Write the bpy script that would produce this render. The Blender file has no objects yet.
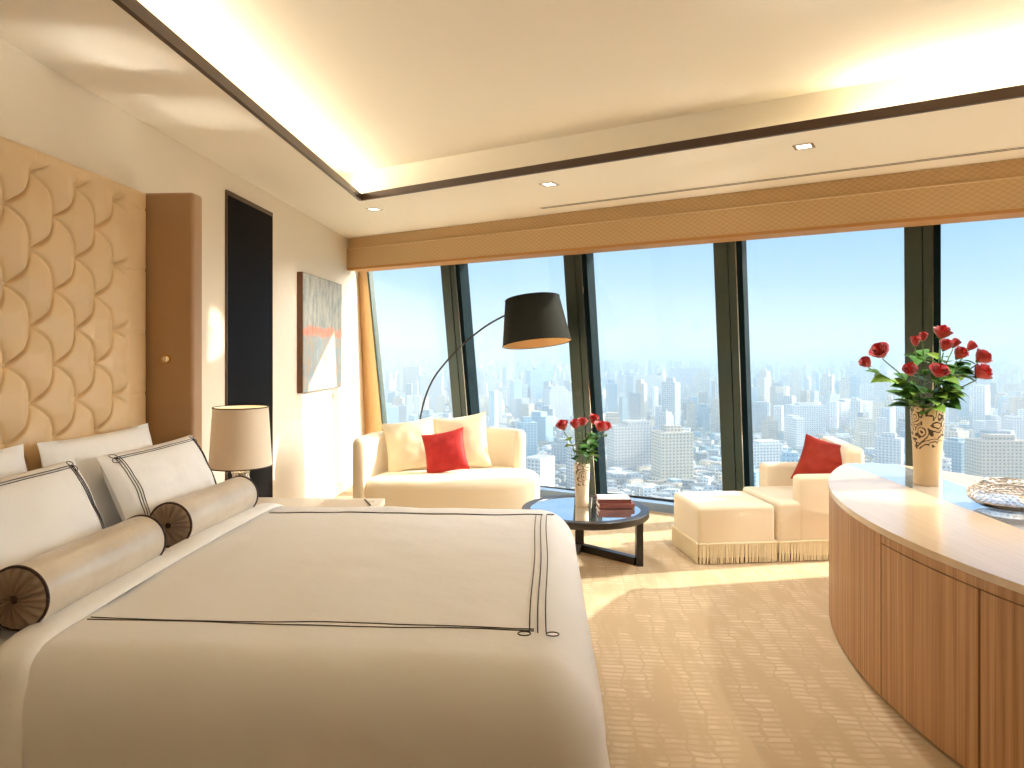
import bpy, bmesh, math, random
import numpy as np
from mathutils import Vector, Matrix, noise
random.seed(7)
PI = math.pi
R = math.radians
scn = bpy.context.scene
COL = scn.collection

# ------------------------------------------------------------------ camera
YAW = R(2.74)
EYE = 1.40
cam_d = bpy.data.cameras.new('camera')
cam_d.sensor_fit = 'HORIZONTAL'; cam_d.sensor_width = 36.0
cam_d.lens = 690.0 / 1024.0 * 36.0
cam_d.shift_y = -32.0 / 1024.0
cam_d.clip_start = 0.05; cam_d.clip_end = 60000
cam = bpy.data.objects.new('camera', cam_d); COL.objects.link(cam)
cam.location = (0, 0, EYE); cam.rotation_euler = (PI / 2, 0, YAW)
scn.camera = cam

# ------------------------------------------------------------------ exposure
vs = scn.view_settings
vs.view_transform = 'Standard'; vs.look = 'None'; vs.exposure = 0.40; vs.gamma = 1.0
vs.use_curve_mapping = False
cy = scn.cycles
cy.use_denoising = True
cy.max_bounces = 10; cy.diffuse_bounces = 7; cy.glossy_bounces = 4
cy.transmission_bounces = 6; cy.transparent_max_bounces = 12; cy.volume_bounces = 0
cy.caustics_reflective = True; cy.blur_glossy = 0.0
cy.use_guiding = True; cy.use_surface_guiding = True; cy.use_volume_guiding = False; cy.guiding_training_samples = 0; cy.caustics_refractive = False
cy.sample_clamp_indirect = 200.0

# ------------------------------------------------------------------ sun and sky
SUN_T = 0.49
SUN = Vector((0.970, 0.243, SUN_T)).normalized()
sd = bpy.data.lights.new('sun', 'SUN'); sd.energy = 6.8; sd.angle = R(0.9); sd.color = (1.0, 0.93, 0.80)
so = bpy.data.objects.new('sun', sd); COL.objects.link(so)
so.rotation_euler = SUN.to_track_quat('Z', 'Y').to_euler()

world = bpy.data.worlds.new('sky'); scn.world = world; world.use_nodes = True
wn = world.node_tree; wn.nodes.clear()
def N(t, typ, **kw):
    n = t.nodes.new(typ)
    for k, v in kw.items(): setattr(n, k, v)
    return n
def L(t, a, b): t.links.new(a, b)
tc = N(wn, 'ShaderNodeTexCoord'); sp = N(wn, 'ShaderNodeSeparateXYZ'); L(wn, tc.outputs['Generated'], sp.inputs[0])
rp = N(wn, 'ShaderNodeValToRGB'); L(wn, sp.outputs['Z'], rp.inputs[0])
els = rp.color_ramp.elements
els[0].position = 0.0; els[0].color = (0.69, 0.82, 0.91, 1)
els[1].position = 1.0; els[1].color = (0.42, 0.60, 0.92, 1)
for p_, c_ in ((0.03, (0.65, 0.80, 0.92, 1)), (0.10, (0.46, 0.68, 0.92, 1)), (0.20, (0.29, 0.54, 0.90, 1)), (0.45, (0.50, 0.70, 0.95, 1))):
    e = els.new(p_); e.color = c_
dt = N(wn, 'ShaderNodeVectorMath', operation='DOT_PRODUCT'); L(wn, tc.outputs['Generated'], dt.inputs[0]); dt.inputs[1].default_value = Vector((0.982, 0.187, 0.21)).normalized()
mx = N(wn, 'ShaderNodeMath', operation='MAXIMUM'); L(wn, dt.outputs['Value'], mx.inputs[0]); mx.inputs[1].default_value = 0
pw = N(wn, 'ShaderNodeMath', operation='POWER'); L(wn, mx.outputs[0], pw.inputs[0]); pw.inputs[1].default_value = 20.0
gl = N(wn, 'ShaderNodeVectorMath', operation='SCALE'); gl.inputs[0].default_value = (22.0, 20.8, 18.8); L(wn, pw.outputs[0], gl.inputs['Scale'])
ad = N(wn, 'ShaderNodeVectorMath', operation='ADD'); L(wn, rp.outputs[0], ad.inputs[0]); L(wn, gl.outputs[0], ad.inputs[1])
bg = N(wn, 'ShaderNodeBackground'); L(wn, ad.outputs[0], bg.inputs[0]); bg.inputs[1].default_value = 1.0
wo = N(wn, 'ShaderNodeOutputWorld'); L(wn, bg.outputs[0], wo.inputs[0])

COVE = 4.9       # watts per metre of cove strip
DOWN_FILL = 165.0      # watts per unseen downlight added as fill

# ------------------------------------------------------------------ geometry helpers
def mesh(name, V, F, smooth=40, uv=None):
    me = bpy.data.meshes.new(name)
    me.from_pydata([tuple(v) for v in V], [], [tuple(f) for f in F])
    me.validate(); me.update()
    if smooth is not None:
        me.shade_smooth(); me.set_sharp_from_angle(angle=R(smooth))
    return me
def link(name, me, m=None, parent=None, loc=None, rot=None):
    if m is not None and len(me.materials) == 0: me.materials.append(m)
    o = bpy.data.objects.new(name, me); COL.objects.link(o)
    if parent is not None: o.parent = parent
    if loc is not None: o.location = loc
    if rot is not None: o.rotation_euler = rot
    return o
class G:
    """collects raw geometry for ONE mesh"""
    def __init__(s): s.V = []; s.F = []
    def add(s, V, F, M=None):
        n = len(s.V)
        s.V += [tuple(M @ Vector(v)) if M is not None else tuple(v) for v in V]
        s.F += [tuple(i + n for i in f) for f in F]
        return s
    def box(s, a, b, M=None):
        x0, y0, z0 = a; x1, y1, z1 = b
        V = [(x0,y0,z0),(x1,y0,z0),(x1,y1,z0),(x0,y1,z0),(x0,y0,z1),(x1,y0,z1),(x1,y1,z1),(x0,y1,z1)]
        return s.add(V, [(3,2,1,0),(4,5,6,7),(0,1,5,4),(1,2,6,5),(2,3,7,6),(3,0,4,7)], M)
    def prism(s, pts, z0, z1, M=None):
        n = len(pts)
        V = [(p[0], p[1], z0) for p in pts] + [(p[0], p[1], z1) for p in pts]
        F = [tuple(range(n - 1, -1, -1)), tuple(range(n, 2 * n))] + [(i, (i + 1) % n, n + (i + 1) % n, n + i) for i in range(n)]
        return s.add(V, F, M)
    def loft(s, rings, cap=True, closed=True):
        n = len(rings[0]); V = [v for r in rings for v in r]; F = []
        for k in range(len(rings) - 1):
            for i in range(n if closed else n - 1):
                j = (i + 1) % n
                F.append((k*n+i, k*n+j, (k+1)*n+j, (k+1)*n+i))
        if cap:
            F.append(tuple(range(n - 1, -1, -1))); F.append(tuple((len(rings)-1)*n + i for i in range(n)))
        return s.add(V, F)
    def lathe(s, prof, n=32, cap=True, M=None):
        rings = [[(r*math.cos(2*PI*i/n), r*math.sin(2*PI*i/n), z) for i in range(n)] for r, z in prof]
        if M is not None: rings = [[tuple(M @ Vector(v)) for v in r] for r in rings]
        return s.loft(rings, cap)
    def tube(s, pts, r, n=8, cap=True):
        P = [Vector(p) for p in pts]; rings = []; up = None
        for i, p in enumerate(P):
            t = (P[min(i+1, len(P)-1)] - P[max(i-1, 0)]).normalized()
            if up is None:
                up = Vector((0,0,1)) if abs(t.z) < 0.9 else Vector((1,0,0))
            a = t.cross(up)
            if a.length < 1e-5: a = t.orthogonal()
            a.normalize(); b = a.cross(t).normalized(); up = b
            rr = r[i] if isinstance(r, (list, tuple)) else r
            rings.append([tuple(p + rr*(a*math.cos(2*PI*k/n) + b*math.sin(2*PI*k/n))) for k in range(n)])
        return s.loft(rings, cap)
    def grid(s, fn, nu, nv, flip=False):
        V = [fn(i/nu, j/nv) for j in range(nv+1) for i in range(nu+1)]
        F = []
        for j in range(nv):
            for i in range(nu):
                q = (j*(nu+1)+i, j*(nu+1)+i+1, (j+1)*(nu+1)+i+1, (j+1)*(nu+1)+i)
                F.append(q[::-1] if flip else q)
        return s.add(V, F)
    def build(s, name, m, parent=None, smooth=40, loc=None, rot=None, weld=0):
        me = mesh(name, s.V, s.F, smooth if not weld else None)
        if weld:
            b = bmesh.new(); b.from_mesh(me); bmesh.ops.remove_doubles(b, verts=b.verts, dist=weld)
            bmesh.ops.recalc_face_normals(b, faces=b.faces); b.to_mesh(me); b.free()
            me.shade_smooth(); me.set_sharp_from_angle(angle=R(smooth or 40))
        return link(name, me, m, parent, loc, rot)
def rot_z(a): return Matrix.Rotation(a, 4, 'Z')
def rbox(size, r, loc=(0,0,0), seg=4, div=6, warp=None, drop=None):
    """box with rounded edges, centred on loc; warp moves vertices; drop(face normal axis, sign) skips a side"""
    h = [x/2 for x in size]; rr = r if isinstance(r, (list, tuple)) else (r, r, r)
    g = G()
    def ax(k):
        hi = h[k] - rr[k]
        a = [-h[k] + rr[k]*(1 - math.tan((1 - i/seg)*PI/4)) for i in range(seg)]
        mid = [-hi + 2*hi*i/div for i in range(div+1)]
        return a + mid + [-x for x in reversed(a)]
    A = [ax(k) for k in range(3)]
    def proj(p):
        q = [max(-(h[k]-rr[k]), min(h[k]-rr[k], p[k])) for k in range(3)]
        d = [(p[k]-q[k])/rr[k] for k in range(3)]
        l = math.sqrt(sum(x*x for x in d)) or 1
        o = [q[k] + rr[k]*d[k]/l + loc[k] for k in range(3)]
        return warp(o) if warp else o
    for k in range(3):
        i_, j_ = (k+1) % 3, (k+2) % 3
        for sg in (-1, 1):
            if drop and (k, sg) in drop: continue
            U, W = A[i_], A[j_]; V = []
            for w in W:
                for u in U:
                    p = [0,0,0]; p[k] = sg*h[k]; p[i_] = u; p[j_] = w; V.append(proj(p))
            n = len(U); F = []
            for b in range(len(W)-1):
                for a in range(n-1):
                    f = (b*n+a, b*n+a+1, (b+1)*n+a+1, (b+1)*n+a)
                    F.append(f if sg > 0 else f[::-1])
            g.add(V, F)
    return g
def smooth_closed(pts, sub=6):
    P = [Vector((p[0], p[1], 0)) for p in pts]; n = len(P); out = []
    for i in range(n):
        a, b, c, d = P[i-1], P[i], P[(i+1) % n], P[(i+2) % n]
        for k in range(sub):
            t = k/sub
            q = 0.5*((2*b) + (c-a)*t + (2*a-5*b+4*c-d)*t*t + (3*b-a-3*c+d)*t**3)
            out.append((q.x, q.y))
    return out
def smooth_open(pts, sub=8):
    P = [Vector(p) for p in pts]; P = [2*P[0]-P[1]] + P + [2*P[-1]-P[-2]]; out = []
    for i in range(1, len(P)-2):
        a, b, c, d = P[i-1], P[i], P[i+1], P[i+2]
        for k in range(sub):
            t = k/sub
            out.append(0.5*((2*b) + (c-a)*t + (2*a-5*b+4*c-d)*t*t + (3*b-a-3*c+d)*t**3))
    out.append(P[-2]); return out
def inset(pts, d):
    n = len(pts); out = []
    for i in range(n):
        a = Vector(pts[i-1]); b = Vector(pts[i]); c = Vector(pts[(i+1) % n])
        t = (c-a)
        if t.length < 1e-9: out.append(tuple(b)); continue
        t.normalize(); nrm = Vector((-t.y, t.x)); out.append(tuple(b + nrm*d))
    return out
def puff(pts, z0, z1, r, crown=0.0, k=5):
    """extruded counter-clockwise outline with a rounded top edge and a domed top"""
    g = G(); rings = [[(p[0], p[1], z0) for p in pts]]
    for i in range(k+1):
        a = i/k*PI/2
        q = inset(pts, r*(1-math.cos(a))); rings.append([(p[0], p[1], z1-r+r*math.sin(a)) for p in q])
    cx = sum(p[0] for p in pts)/len(pts); cyy = sum(p[1] for p in pts)/len(pts)
    q = inset(pts, r)
    for s_ in (0.75, 0.5, 0.25, 0.02):
        rings.append([(cx+(p[0]-cx)*s_, cyy+(p[1]-cyy)*s_, z1+crown*(1-s_*s_)) for p in q])
    g.loft(rings); return g
def cushion_fn(w, h, d, pinch=0.07, pw_=0.55):
    def f(u, v, side):
        x = 2*u-1; y = 2*v-1
        px = x*w/2*(1 - pinch*(1-y*y)); py = y*h/2*(1 - pinch*(1-x*x))
        t = max(0.0, (1-abs(x)**2.4)*(1-abs(y)**2.4))**pw_
        wr = 0.012*d/0.14*noise.noise(Vector((x*2.3+w*7, y*2.3+h*5, side*3.1)))
        return Vector((px, py, side*(d/2*t + wr*t)))
    return f
def cushion(w, h, d, n=22, **kw):
    f = cushion_fn(w, h, d, **kw); g = G()
    g.grid(lambda u, v: f(u, v, 1), n, n); g.grid(lambda u, v: f(u, v, -1), n, n, flip=True)
    return g

# ------------------------------------------------------------------ tagging
def thing(name, label, cat, loc=(0,0,0), rz=0.0, group=None):
    o = bpy.data.objects.new(name, None); COL.objects.link(o); o.empty_display_size = 0.1
    o.location = loc; o.rotation_euler = (0, 0, rz); o['label'] = label; o['category'] = cat
    if group: o['group'] = group
    return o
def tag(o, label, cat, group=None, kind=None):
    o['label'] = label; o['category'] = cat
    if group: o['group'] = group
    if kind: o['kind'] = kind
    return o
def struct(o, label, cat): return tag(o, label, cat, None, 'structure')

# ------------------------------------------------------------------ materials
def mat(name, col, rough=0.6, metal=0.0, spec=0.5, bump=None, var=None, sheen=0.0, coat=0.0, emit=None, trans=0.0, ior=1.45):
    """bump=(scale, strength, dist)  var=(scale, amount, other colour)"""
    m = bpy.data.materials.new(name); m.use_nodes = True; t = m.node_tree
    b = t.nodes['Principled BSDF']
    b.inputs['Base Color'].default_value = (*col, 1); b.inputs['Roughness'].default_value = rough
    b.inputs['Metallic'].default_value = metal; b.inputs['Specular IOR Level'].default_value = spec
    b.inputs['Sheen Weight'].default_value = sheen; b.inputs['Coat Weight'].default_value = coat
    b.inputs['Transmission Weight'].default_value = trans; b.inputs['IOR'].default_value = ior
    tcn = N(t, 'ShaderNodeTexCoord')
    if var:
        nz = N(t, 'ShaderNodeTexNoise'); nz.inputs['Scale'].default_value = var[0]; nz.inputs['Detail'].default_value = 4
        L(t, tcn.outputs['Object'], nz.inputs['Vector'])
        mixn = N(t, 'ShaderNodeMix', data_type='RGBA'); mixn.inputs['A'].default_value = (*col, 1); mixn.inputs['B'].default_value = (*var[2], 1)
        mr = N(t, 'ShaderNodeMapRange'); mr.inputs['From Min'].default_value = 0.35; mr.inputs['From Max'].default_value = 0.65; mr.inputs['To Max'].default_value = var[1]
        L(t, nz.outputs[0], mr.inputs[0]); L(t, mr.outputs[0], mixn.inputs['Factor']); L(t, mixn.outputs['Result'], b.inputs['Base Color'])
    if bump:
        n2 = N(t, 'ShaderNodeTexNoise'); n2.inputs['Scale'].default_value = bump[0]; n2.inputs['Detail'].default_value = 3
        L(t, tcn.outputs['Object'], n2.inputs['Vector'])
        bp = N(t, 'ShaderNodeBump'); bp.inputs['Strength'].default_value = bump[1]; bp.inputs['Distance'].default_value = bump[2]
        L(t, n2.outputs[0], bp.inputs['Height']); L(t, bp.outputs[0], b.inputs['Normal'])
    if emit:
        b.inputs['Emission Color'].default_value = (*emit[0], 1); b.inputs['Emission Strength'].default_value = emit[1]
    return m
WALL = mat('wall_paint', (0.84, 0.76, 0.63), 0.75, var=(1.5, 0.25, (0.82, 0.73, 0.59)), spec=0.3)
CEIL = mat('ceiling_paint', (0.92, 0.87, 0.77), 0.9, spec=0.1)
TRIMB = mat('bronze_trim', (0.06, 0.03, 0.015), 0.4)
JAMB = mat('jamb_veneer', (0.66, 0.42, 0.20), 0.6, var=(6, 0.4, (0.58, 0.36, 0.16)))
DARK = mat('dark_lacquer', (0.004, 0.003, 0.003), 0.6, spec=0.08)
BRONZE = mat('dark_bronze', (0.10, 0.06, 0.035), 0.4, metal=0.4)
LEATHER = mat('headboard_fabric', (0.73, 0.53, 0.30), 0.42, spec=0.5, bump=(90, 0.08, 0.004))
WINGSHADE = mat('wing_fabric_shaded', (0.44, 0.27, 0.14), 0.45, bump=(120, 0.06, 0.003))  # headboard fabric, darkened in colour for the shade on the wings
LINEN = mat('white_linen', (0.89, 0.89, 0.90), 0.75, sheen=0.15, bump=(14, 0.18, 0.02))
DUVETM = mat('duvet_cotton', (0.83, 0.82, 0.82), 0.65, sheen=0.2, bump=(5, 0.22, 0.03))
THREAD = mat('dark_thread', (0.035, 0.025, 0.02), 0.7)
SATIN = mat('champagne_satin', (0.64, 0.56, 0.46), 0.32, metal=0.25, sheen=0.2, bump=(30, 0.25, 0.01), var=(7, 0.6, (0.76, 0.69, 0.59)))
MOCHA = mat('mocha_satin', (0.30, 0.215, 0.155), 0.45, bump=(40, 0.1, 0.005))
CHOC = mat('chocolate_cord', (0.05, 0.022, 0.015), 0.6)
CREAM = mat('cream_upholstery', (0.82, 0.71, 0.53), 0.85, sheen=0.25, bump=(160, 0.15, 0.003), var=(4, 0.3, (0.79, 0.67, 0.48)))
CREAM2 = mat('cream_cushion', (0.78, 0.68, 0.48), 0.7, sheen=0.3, bump=(60, 0.2, 0.004))
FRINGE = mat('fringe_thread', (0.88, 0.79, 0.58), 0.8)
RED = mat('red_satin', (0.50, 0.035, 0.03), 0.6, spec=0.2, bump=(50, 0.4, 0.006), var=(9, 0.7, (0.36, 0.018, 0.018)))
RUST = mat('rust_red_satin', (0.33, 0.033, 0.016), 0.6, spec=0.2, bump=(50, 0.3, 0.005), var=(9, 0.6, (0.25, 0.018, 0.01)))
EBONY = mat('ebonised_wood', (0.022, 0.017, 0.012), 0.35, coat=0.1, var=(30, 0.5, (0.035, 0.026, 0.018)))
BLACKGLASS = mat('black_glass', (0.85, 0.86, 0.86), 0.03, metal=0.95)
SHADEB = mat('black_shade_cloth', (0.014, 0.0135, 0.009), 0.8, spec=0.15, bump=(200, 0.1, 0.002))
SHADEIN = mat('gold_shade_lining', (0.75, 0.50, 0.24), 0.6)
STEEL = mat('dark_steel', (0.06, 0.06, 0.06), 0.3, metal=0.8)
CHROME = mat('chrome', (0.75, 0.73, 0.70), 0.15, metal=1.0)
BRASS = mat('brass', (0.70, 0.48, 0.20), 0.25, metal=1.0)
SHADEW = mat('lamp_shade_linen', (0.80, 0.68, 0.53), 0.8, bump=(150, 0.1, 0.002), sheen=0.2)
SHADEWIN = mat('lamp_shade_lining', (0.9, 0.82, 0.62), 0.8, emit=((1.0, 0.85, 0.55), 0.25))
ROSE = mat('rose_petal', (0.40, 0.012, 0.022), 0.5, sheen=0.3, var=(25, 0.7, (0.62, 0.06, 0.05)))
LEAF = mat('rose_leaf', (0.035, 0.13, 0.025), 0.4, var=(18, 0.8, (0.10, 0.28, 0.05)))
LEAFL = mat('young_leaf', (0.22, 0.42, 0.06), 0.45, var=(18, 0.6, (0.30, 0.50, 0.10)))
STEM = mat('rose_stem', (0.10, 0.20, 0.05), 0.5)
SILVER = mat('silver_filigree', (0.62, 0.58, 0.54), 0.22, metal=1.0)
CLEAR = mat('clear_glass', (0.95, 0.97, 0.98), 0.02, trans=1.0, ior=1.45)
WHITEP = mat('white_paper', (0.85, 0.83, 0.80), 0.7)
PLUM = mat('plum_book_cloth', (0.26, 0.09, 0.08), 0.6)
BEIGEBOARD = mat('beige_board', (0.62, 0.52, 0.40), 0.7)
SILL = mat('sill_metal', (0.22, 0.30, 0.42), 0.35)
MULL = mat('mullion_metal', (0.045, 0.070, 0.060), 0.4, metal=0.2, var=(2.2, 0.5, (0.060, 0.066, 0.048)))
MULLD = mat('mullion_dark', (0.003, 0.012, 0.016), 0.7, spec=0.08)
WALLB = mat('inner_wall_paint', (0.80, 0.72, 0.58), 0.8, spec=0.2)
WALLDARK = mat('back_wall_dark', (0.12, 0.07, 0.04), 0.5, var=(3, 0.5, (0.16, 0.095, 0.055)))  # unseen back wall colour, made dark to hold back bounced light
LENS = mat('downlight_lens', (0.9, 0.9, 0.85), 0.5, emit=((1.0, 0.93, 0.8), 3.0))

def desk_wood(name, vertical, c1, c2, rough, coat=0.0):
    m = bpy.data.materials.new(name); m.use_nodes = True; t = m.node_tree; b = t.nodes['Principled BSDF']
    tcn = N(t, 'ShaderNodeTexCoord'); mp = N(t, 'ShaderNodeMapping'); L(t, tcn.outputs['Object'], mp.inputs[0])
    mp.inputs['Scale'].default_value = (55, 55, 0.7) if vertical else (60, 1.3, 10)
    nz = N(t, 'ShaderNodeTexNoise'); nz.inputs['Scale'].default_value = 1.0; nz.inputs['Detail'].default_value = 3; nz.inputs['Roughness'].default_value = 0.65
    L(t, mp.outputs[0], nz.inputs['Vector'])
    r = N(t, 'ShaderNodeValToRGB'); L(t, nz.outputs[0], r.inputs[0])
    r.color_ramp.elements[0].position = 0.33; r.color_ramp.elements[0].color = (*c1, 1)
    r.color_ramp.elements[1].position = 0.66; r.color_ramp.elements[1].color = (*c2, 1)
    L(t, r.outputs[0], b.inputs['Base Color']); b.inputs['Roughness'].default_value = rough; b.inputs['Coat Weight'].default_value = coat
    b.inputs['Coat Roughness'].default_value = 0.15
    return m
WOODV = desk_wood('zebrano_front', True, (0.33, 0.155, 0.06), (0.56, 0.32, 0.15), 0.45)
WOODT = desk_wood('zebrano_top_glare', False, (0.60, 0.45, 0.29), (0.68, 0.53, 0.36), 0.28, 0.5)  # desk veneer with the glare on the top lightened into its colour
GLASSW = mat('white_glass', (0.96, 0.965, 0.97), 0.075, metal=0.8)

def carpet_mat():
    m = bpy.data.materials.new('carpet'); m.use_nodes = True; t = m.node_tree; b = t.nodes['Principled BSDF']
    tcn = N(t, 'ShaderNodeTexCoord')
    mp = N(t, 'ShaderNodeMapping'); L(t, tcn.outputs['Object'], mp.inputs[0]); mp.inputs['Rotation'].default_value = (0, 0, R(2))
    # short horizontal dashes, in rows
    br = N(t, 'ShaderNodeTexBrick'); L(t, mp.outputs[0], br.inputs['Vector'])
    br.offset = 0.0; br.squash = 1.0
    br.inputs['Scale'].default_value = 1.0; br.inputs['Brick Width'].default_value = 0.095; br.inputs['Row Height'].default_value = 0.036
    br.inputs['Mortar Size'].default_value = 0.011; br.inputs['Mortar Smooth'].default_value = 0.8
    br.inputs['Color1'].default_value = (1, 1, 1, 1); br.inputs['Color2'].default_value = (0.3, 0.3, 0.3, 1); br.inputs['Mortar'].default_value = (0, 0, 0, 1)
    wob = N(t, 'ShaderNodeTexNoise'); wob.inputs['Scale'].default_value = 9.0; L(t, mp.outputs[0], wob.inputs['Vector'])
    wv = N(t, 'ShaderNodeVectorMath', operation='MULTIPLY_ADD'); L(t, wob.outputs['Color'], wv.inputs[0]); wv.inputs[1].default_value = (0.10, 0.03, 0); L(t, mp.outputs[0], wv.inputs[2])
    L(t, wv.outputs[0], br.inputs['Vector'])
    # columns / patches where the dashes show
    mp2 = N(t, 'ShaderNodeMapping'); L(t, tcn.outputs['Object'], mp2.inputs[0]); mp2.inputs['Scale'].default_value = (9.0, 2.4, 1)
    n1 = N(t, 'ShaderNodeTexNoise'); n1.inputs['Scale'].default_value = 1.0; n1.inputs['Detail'].default_value = 3; L(t, mp2.outputs[0], n1.inputs['Vector'])
    mr = N(t, 'ShaderNodeMapRange'); mr.inputs['From Min'].default_value = 0.42; mr.inputs['From Max'].default_value = 0.56; L(t, n1.outputs[0], mr.inputs[0])
    mm = N(t, 'ShaderNodeMath', operation='MULTIPLY'); L(t, br.outputs['Color'], mm.inputs[0]); L(t, mr.outputs[0], mm.inputs[1])
    mixc = N(t, 'ShaderNodeMix', data_type='RGBA'); L(t, mm.outputs[0], mixc.inputs['Factor'])
    mixc.inputs['A'].default_value = (0.53, 0.40, 0.25, 1); mixc.inputs['B'].default_value = (0.67, 0.54, 0.37, 1)
    n3 = N(t, 'ShaderNodeTexNoise'); n3.inputs['Scale'].default_value = 220.0; L(t, tcn.outputs['Object'], n3.inputs['Vector'])
    L(t, mixc.outputs['Result'], b.inputs['Base Color']); b.inputs['Roughness'].default_value = 0.95; b.inputs['Specular IOR Level'].default_value = 0.1
    bp = N(t, 'ShaderNodeBump'); bp.inputs['Strength'].default_value = 0.35; bp.inputs['Distance'].default_value = 0.006
    L(t, n3.outputs[0], bp.inputs['Height']); L(t, bp.outputs[0], b.inputs['Normal'])
    return m
CARPET = carpet_mat()

def valance_mat():
    m = bpy.data.materials.new('valance_fabric'); m.use_nodes = True; t = m.node_tree; b = t.nodes['Principled BSDF']
    tcn = N(t, 'ShaderNodeTexCoord'); mp = N(t, 'ShaderNodeMapping'); L(t, tcn.outputs['Object'], mp.inputs[0])
    mp.inputs['Scale'].default_value = (38, 38, 60)
    ch = N(t, 'ShaderNodeTexChecker'); ch.inputs['Scale'].default_value = 1.0; L(t, mp.outputs[0], ch.inputs['Vector'])
    ch.inputs['Color1'].default_value = (0.60, 0.42, 0.22, 1); ch.inputs['Color2'].default_value = (0.54, 0.365, 0.18, 1)
    L(t, ch.outputs[0], b.inputs['Base Color']); b.inputs['Roughness'].default_value = 0.75; b.inputs['Sheen Weight'].default_value = 0.2
    return m
VALANCE = valance_mat()
VALHEM = mat('valance_hem', (0.48, 0.24, 0.08), 0.7)

def pane_mat():
    m = bpy.data.materials.new('window_glass'); m.use_nodes = True; t = m.node_tree
    t.nodes.remove(t.nodes['Principled BSDF']); out = t.nodes['Material Output']
    tr = N(t, 'ShaderNodeBsdfTransparent'); tr.inputs[0].default_value = (0.97, 0.985, 0.985, 1)
    gs = N(t, 'ShaderNodeBsdfGlossy'); gs.inputs['Roughness'].default_value = 0.0
    mi = N(t, 'ShaderNodeMixShader'); mi.inputs[0].default_value = 0.03
    L(t, tr.outputs[0], mi.inputs[1]); L(t, gs.outputs[0], mi.inputs[2]); L(t, mi.outputs[0], out.inputs[0])
    return m
PANE = pane_mat()

def carved_mat(name, base, hole):
    m = bpy.data.materials.new(name); m.use_nodes = True; t = m.node_tree; b = t.nodes['Principled BSDF']
    tcn = N(t, 'ShaderNodeTexCoord'); ob = tcn.outputs['Object']
    nz = N(t, 'ShaderNodeTexNoise'); nz.inputs['Scale'].default_value = 14; L(t, ob, nz.inputs['Vector'])
    wv = N(t, 'ShaderNodeVectorMath', operation='MULTIPLY_ADD'); L(t, nz.outputs['Color'], wv.inputs[0]); wv.inputs[1].default_value = (0.06, 0.06, 0.06); L(t, ob, wv.inputs[2])
    vo = N(t, 'ShaderNodeTexVoronoi'); vo.inputs['Scale'].default_value = 17; L(t, wv.outputs[0], vo.inputs['Vector'])
    sn = N(t, 'ShaderNodeMath', operation='MULTIPLY'); L(t, vo.outputs['Distance'], sn.inputs[0]); sn.inputs[1].default_value = 26.0
    s2 = N(t, 'ShaderNodeMath', operation='SINE'); L(t, sn.outputs[0], s2.inputs[0])
    mr = N(t, 'ShaderNodeMapRange'); mr.inputs['From Min'].default_value = 0.40; mr.inputs['From Max'].default_value = 0.55; L(t, s2.outputs[0], mr.inputs[0])
    sx = N(t, 'ShaderNodeSeparateXYZ'); L(t, ob, sx.inputs[0])
    # carving only on the upper part, edge irregular
    az = N(t, 'ShaderNodeMath', operation='MULTIPLY_ADD'); L(t, nz.outputs[0], az.inputs[0]); az.inputs[1].default_value = 0.12; L(t, sx.outputs['Z'], az.inputs[2])
    return m, t, b, mr, az, base, hole
def finish_carved(args, z0):
    m, t, b, mr, az, base, hole = args
    gt = N(t, 'ShaderNodeMath', operation='GREATER_THAN'); L(t, az.outputs[0], gt.inputs[0]); gt.inputs[1].default_value = z0
    mm = N(t, 'ShaderNodeMath', operation='MULTIPLY'); L(t, mr.outputs[0], mm.inputs[0]); L(t, gt.outputs[0], mm.inputs[1])
    mx_ = N(t, 'ShaderNodeMix', data_type='RGBA'); L(t, mm.outputs[0], mx_.inputs['Factor'])
    mx_.inputs['A'].default_value = (*base, 1); mx_.inputs['B'].default_value = (*hole, 1)
    L(t, mx_.outputs['Result'], b.inputs['Base Color']); b.inputs['Roughness'].default_value = 0.35
    bp = N(t, 'ShaderNodeBump'); bp.invert = True; bp.inputs['Distance'].default_value = 0.01; bp.inputs['Strength'].default_value = 0.7
    L(t, mm.outputs[0], bp.inputs['Height']); L(t, bp.outputs[0], b.inputs['Normal'])
    return m
VASEBIG = finish_carved(carved_mat('carved_vase_gold', (0.66, 0.50, 0.30), (0.07, 0.035, 0.015)), 0.265)
VASESMALL = finish_carved(carved_mat('carved_vase_pearl', (0.78, 0.68, 0.53), (0.16, 0.11, 0.07)), 0.20)

# ------------------------------------------------------------------ room shell
XL = -2.037                                   # left wall
C0 = Vector((-2.037, 7.011)); W = Vector((math.cos(R(-29.06)), math.sin(R(-29.06)))); NRM = Vector((-W.y, W.x))
def FP(t, off): p = C0 + W*t + NRM*off; return (p.x, p.y)
def OFF(z): return 0.62 - 0.14*z              # the curtain wall leans inwards as it rises
def FV(t, z, d=0.0): p = FP(t, OFF(z) + d); return (p[0], p[1], z)
ZC = 2.57; ZU = 2.79; XR = 6.3; YB = -2.4
TEND = 9.0
struct(G().prism([(XL-0.15, YB-0.15), (XR+0.15, YB-0.15), (XR+0.15, 4.0), FP(TEND+0.6, 0.95), FP(-0.9, 0.95), (XL-0.15, 8.3)], -0.12, 0).build('floor', CARPET, smooth=None),
       'beige carpet with pale woven dashes across the whole room', 'floor')
struct(G().prism([(XL-0.15, YB), (XL, YB), (XL, 8.0), (XL-0.15, 8.0)], 0, 3.02).build('wall_left', WALL, smooth=None), 'long cream wall behind the bed and the painting', 'wall')
struct(G().prism([(XR, YB), (XR+0.15, YB), (XR+0.15, 3.6), (XR, 3.6)], 0, 3.02).build('wall_right', WALLB, smooth=None), 'plain cream wall on the far right of the room', 'wall')
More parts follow.
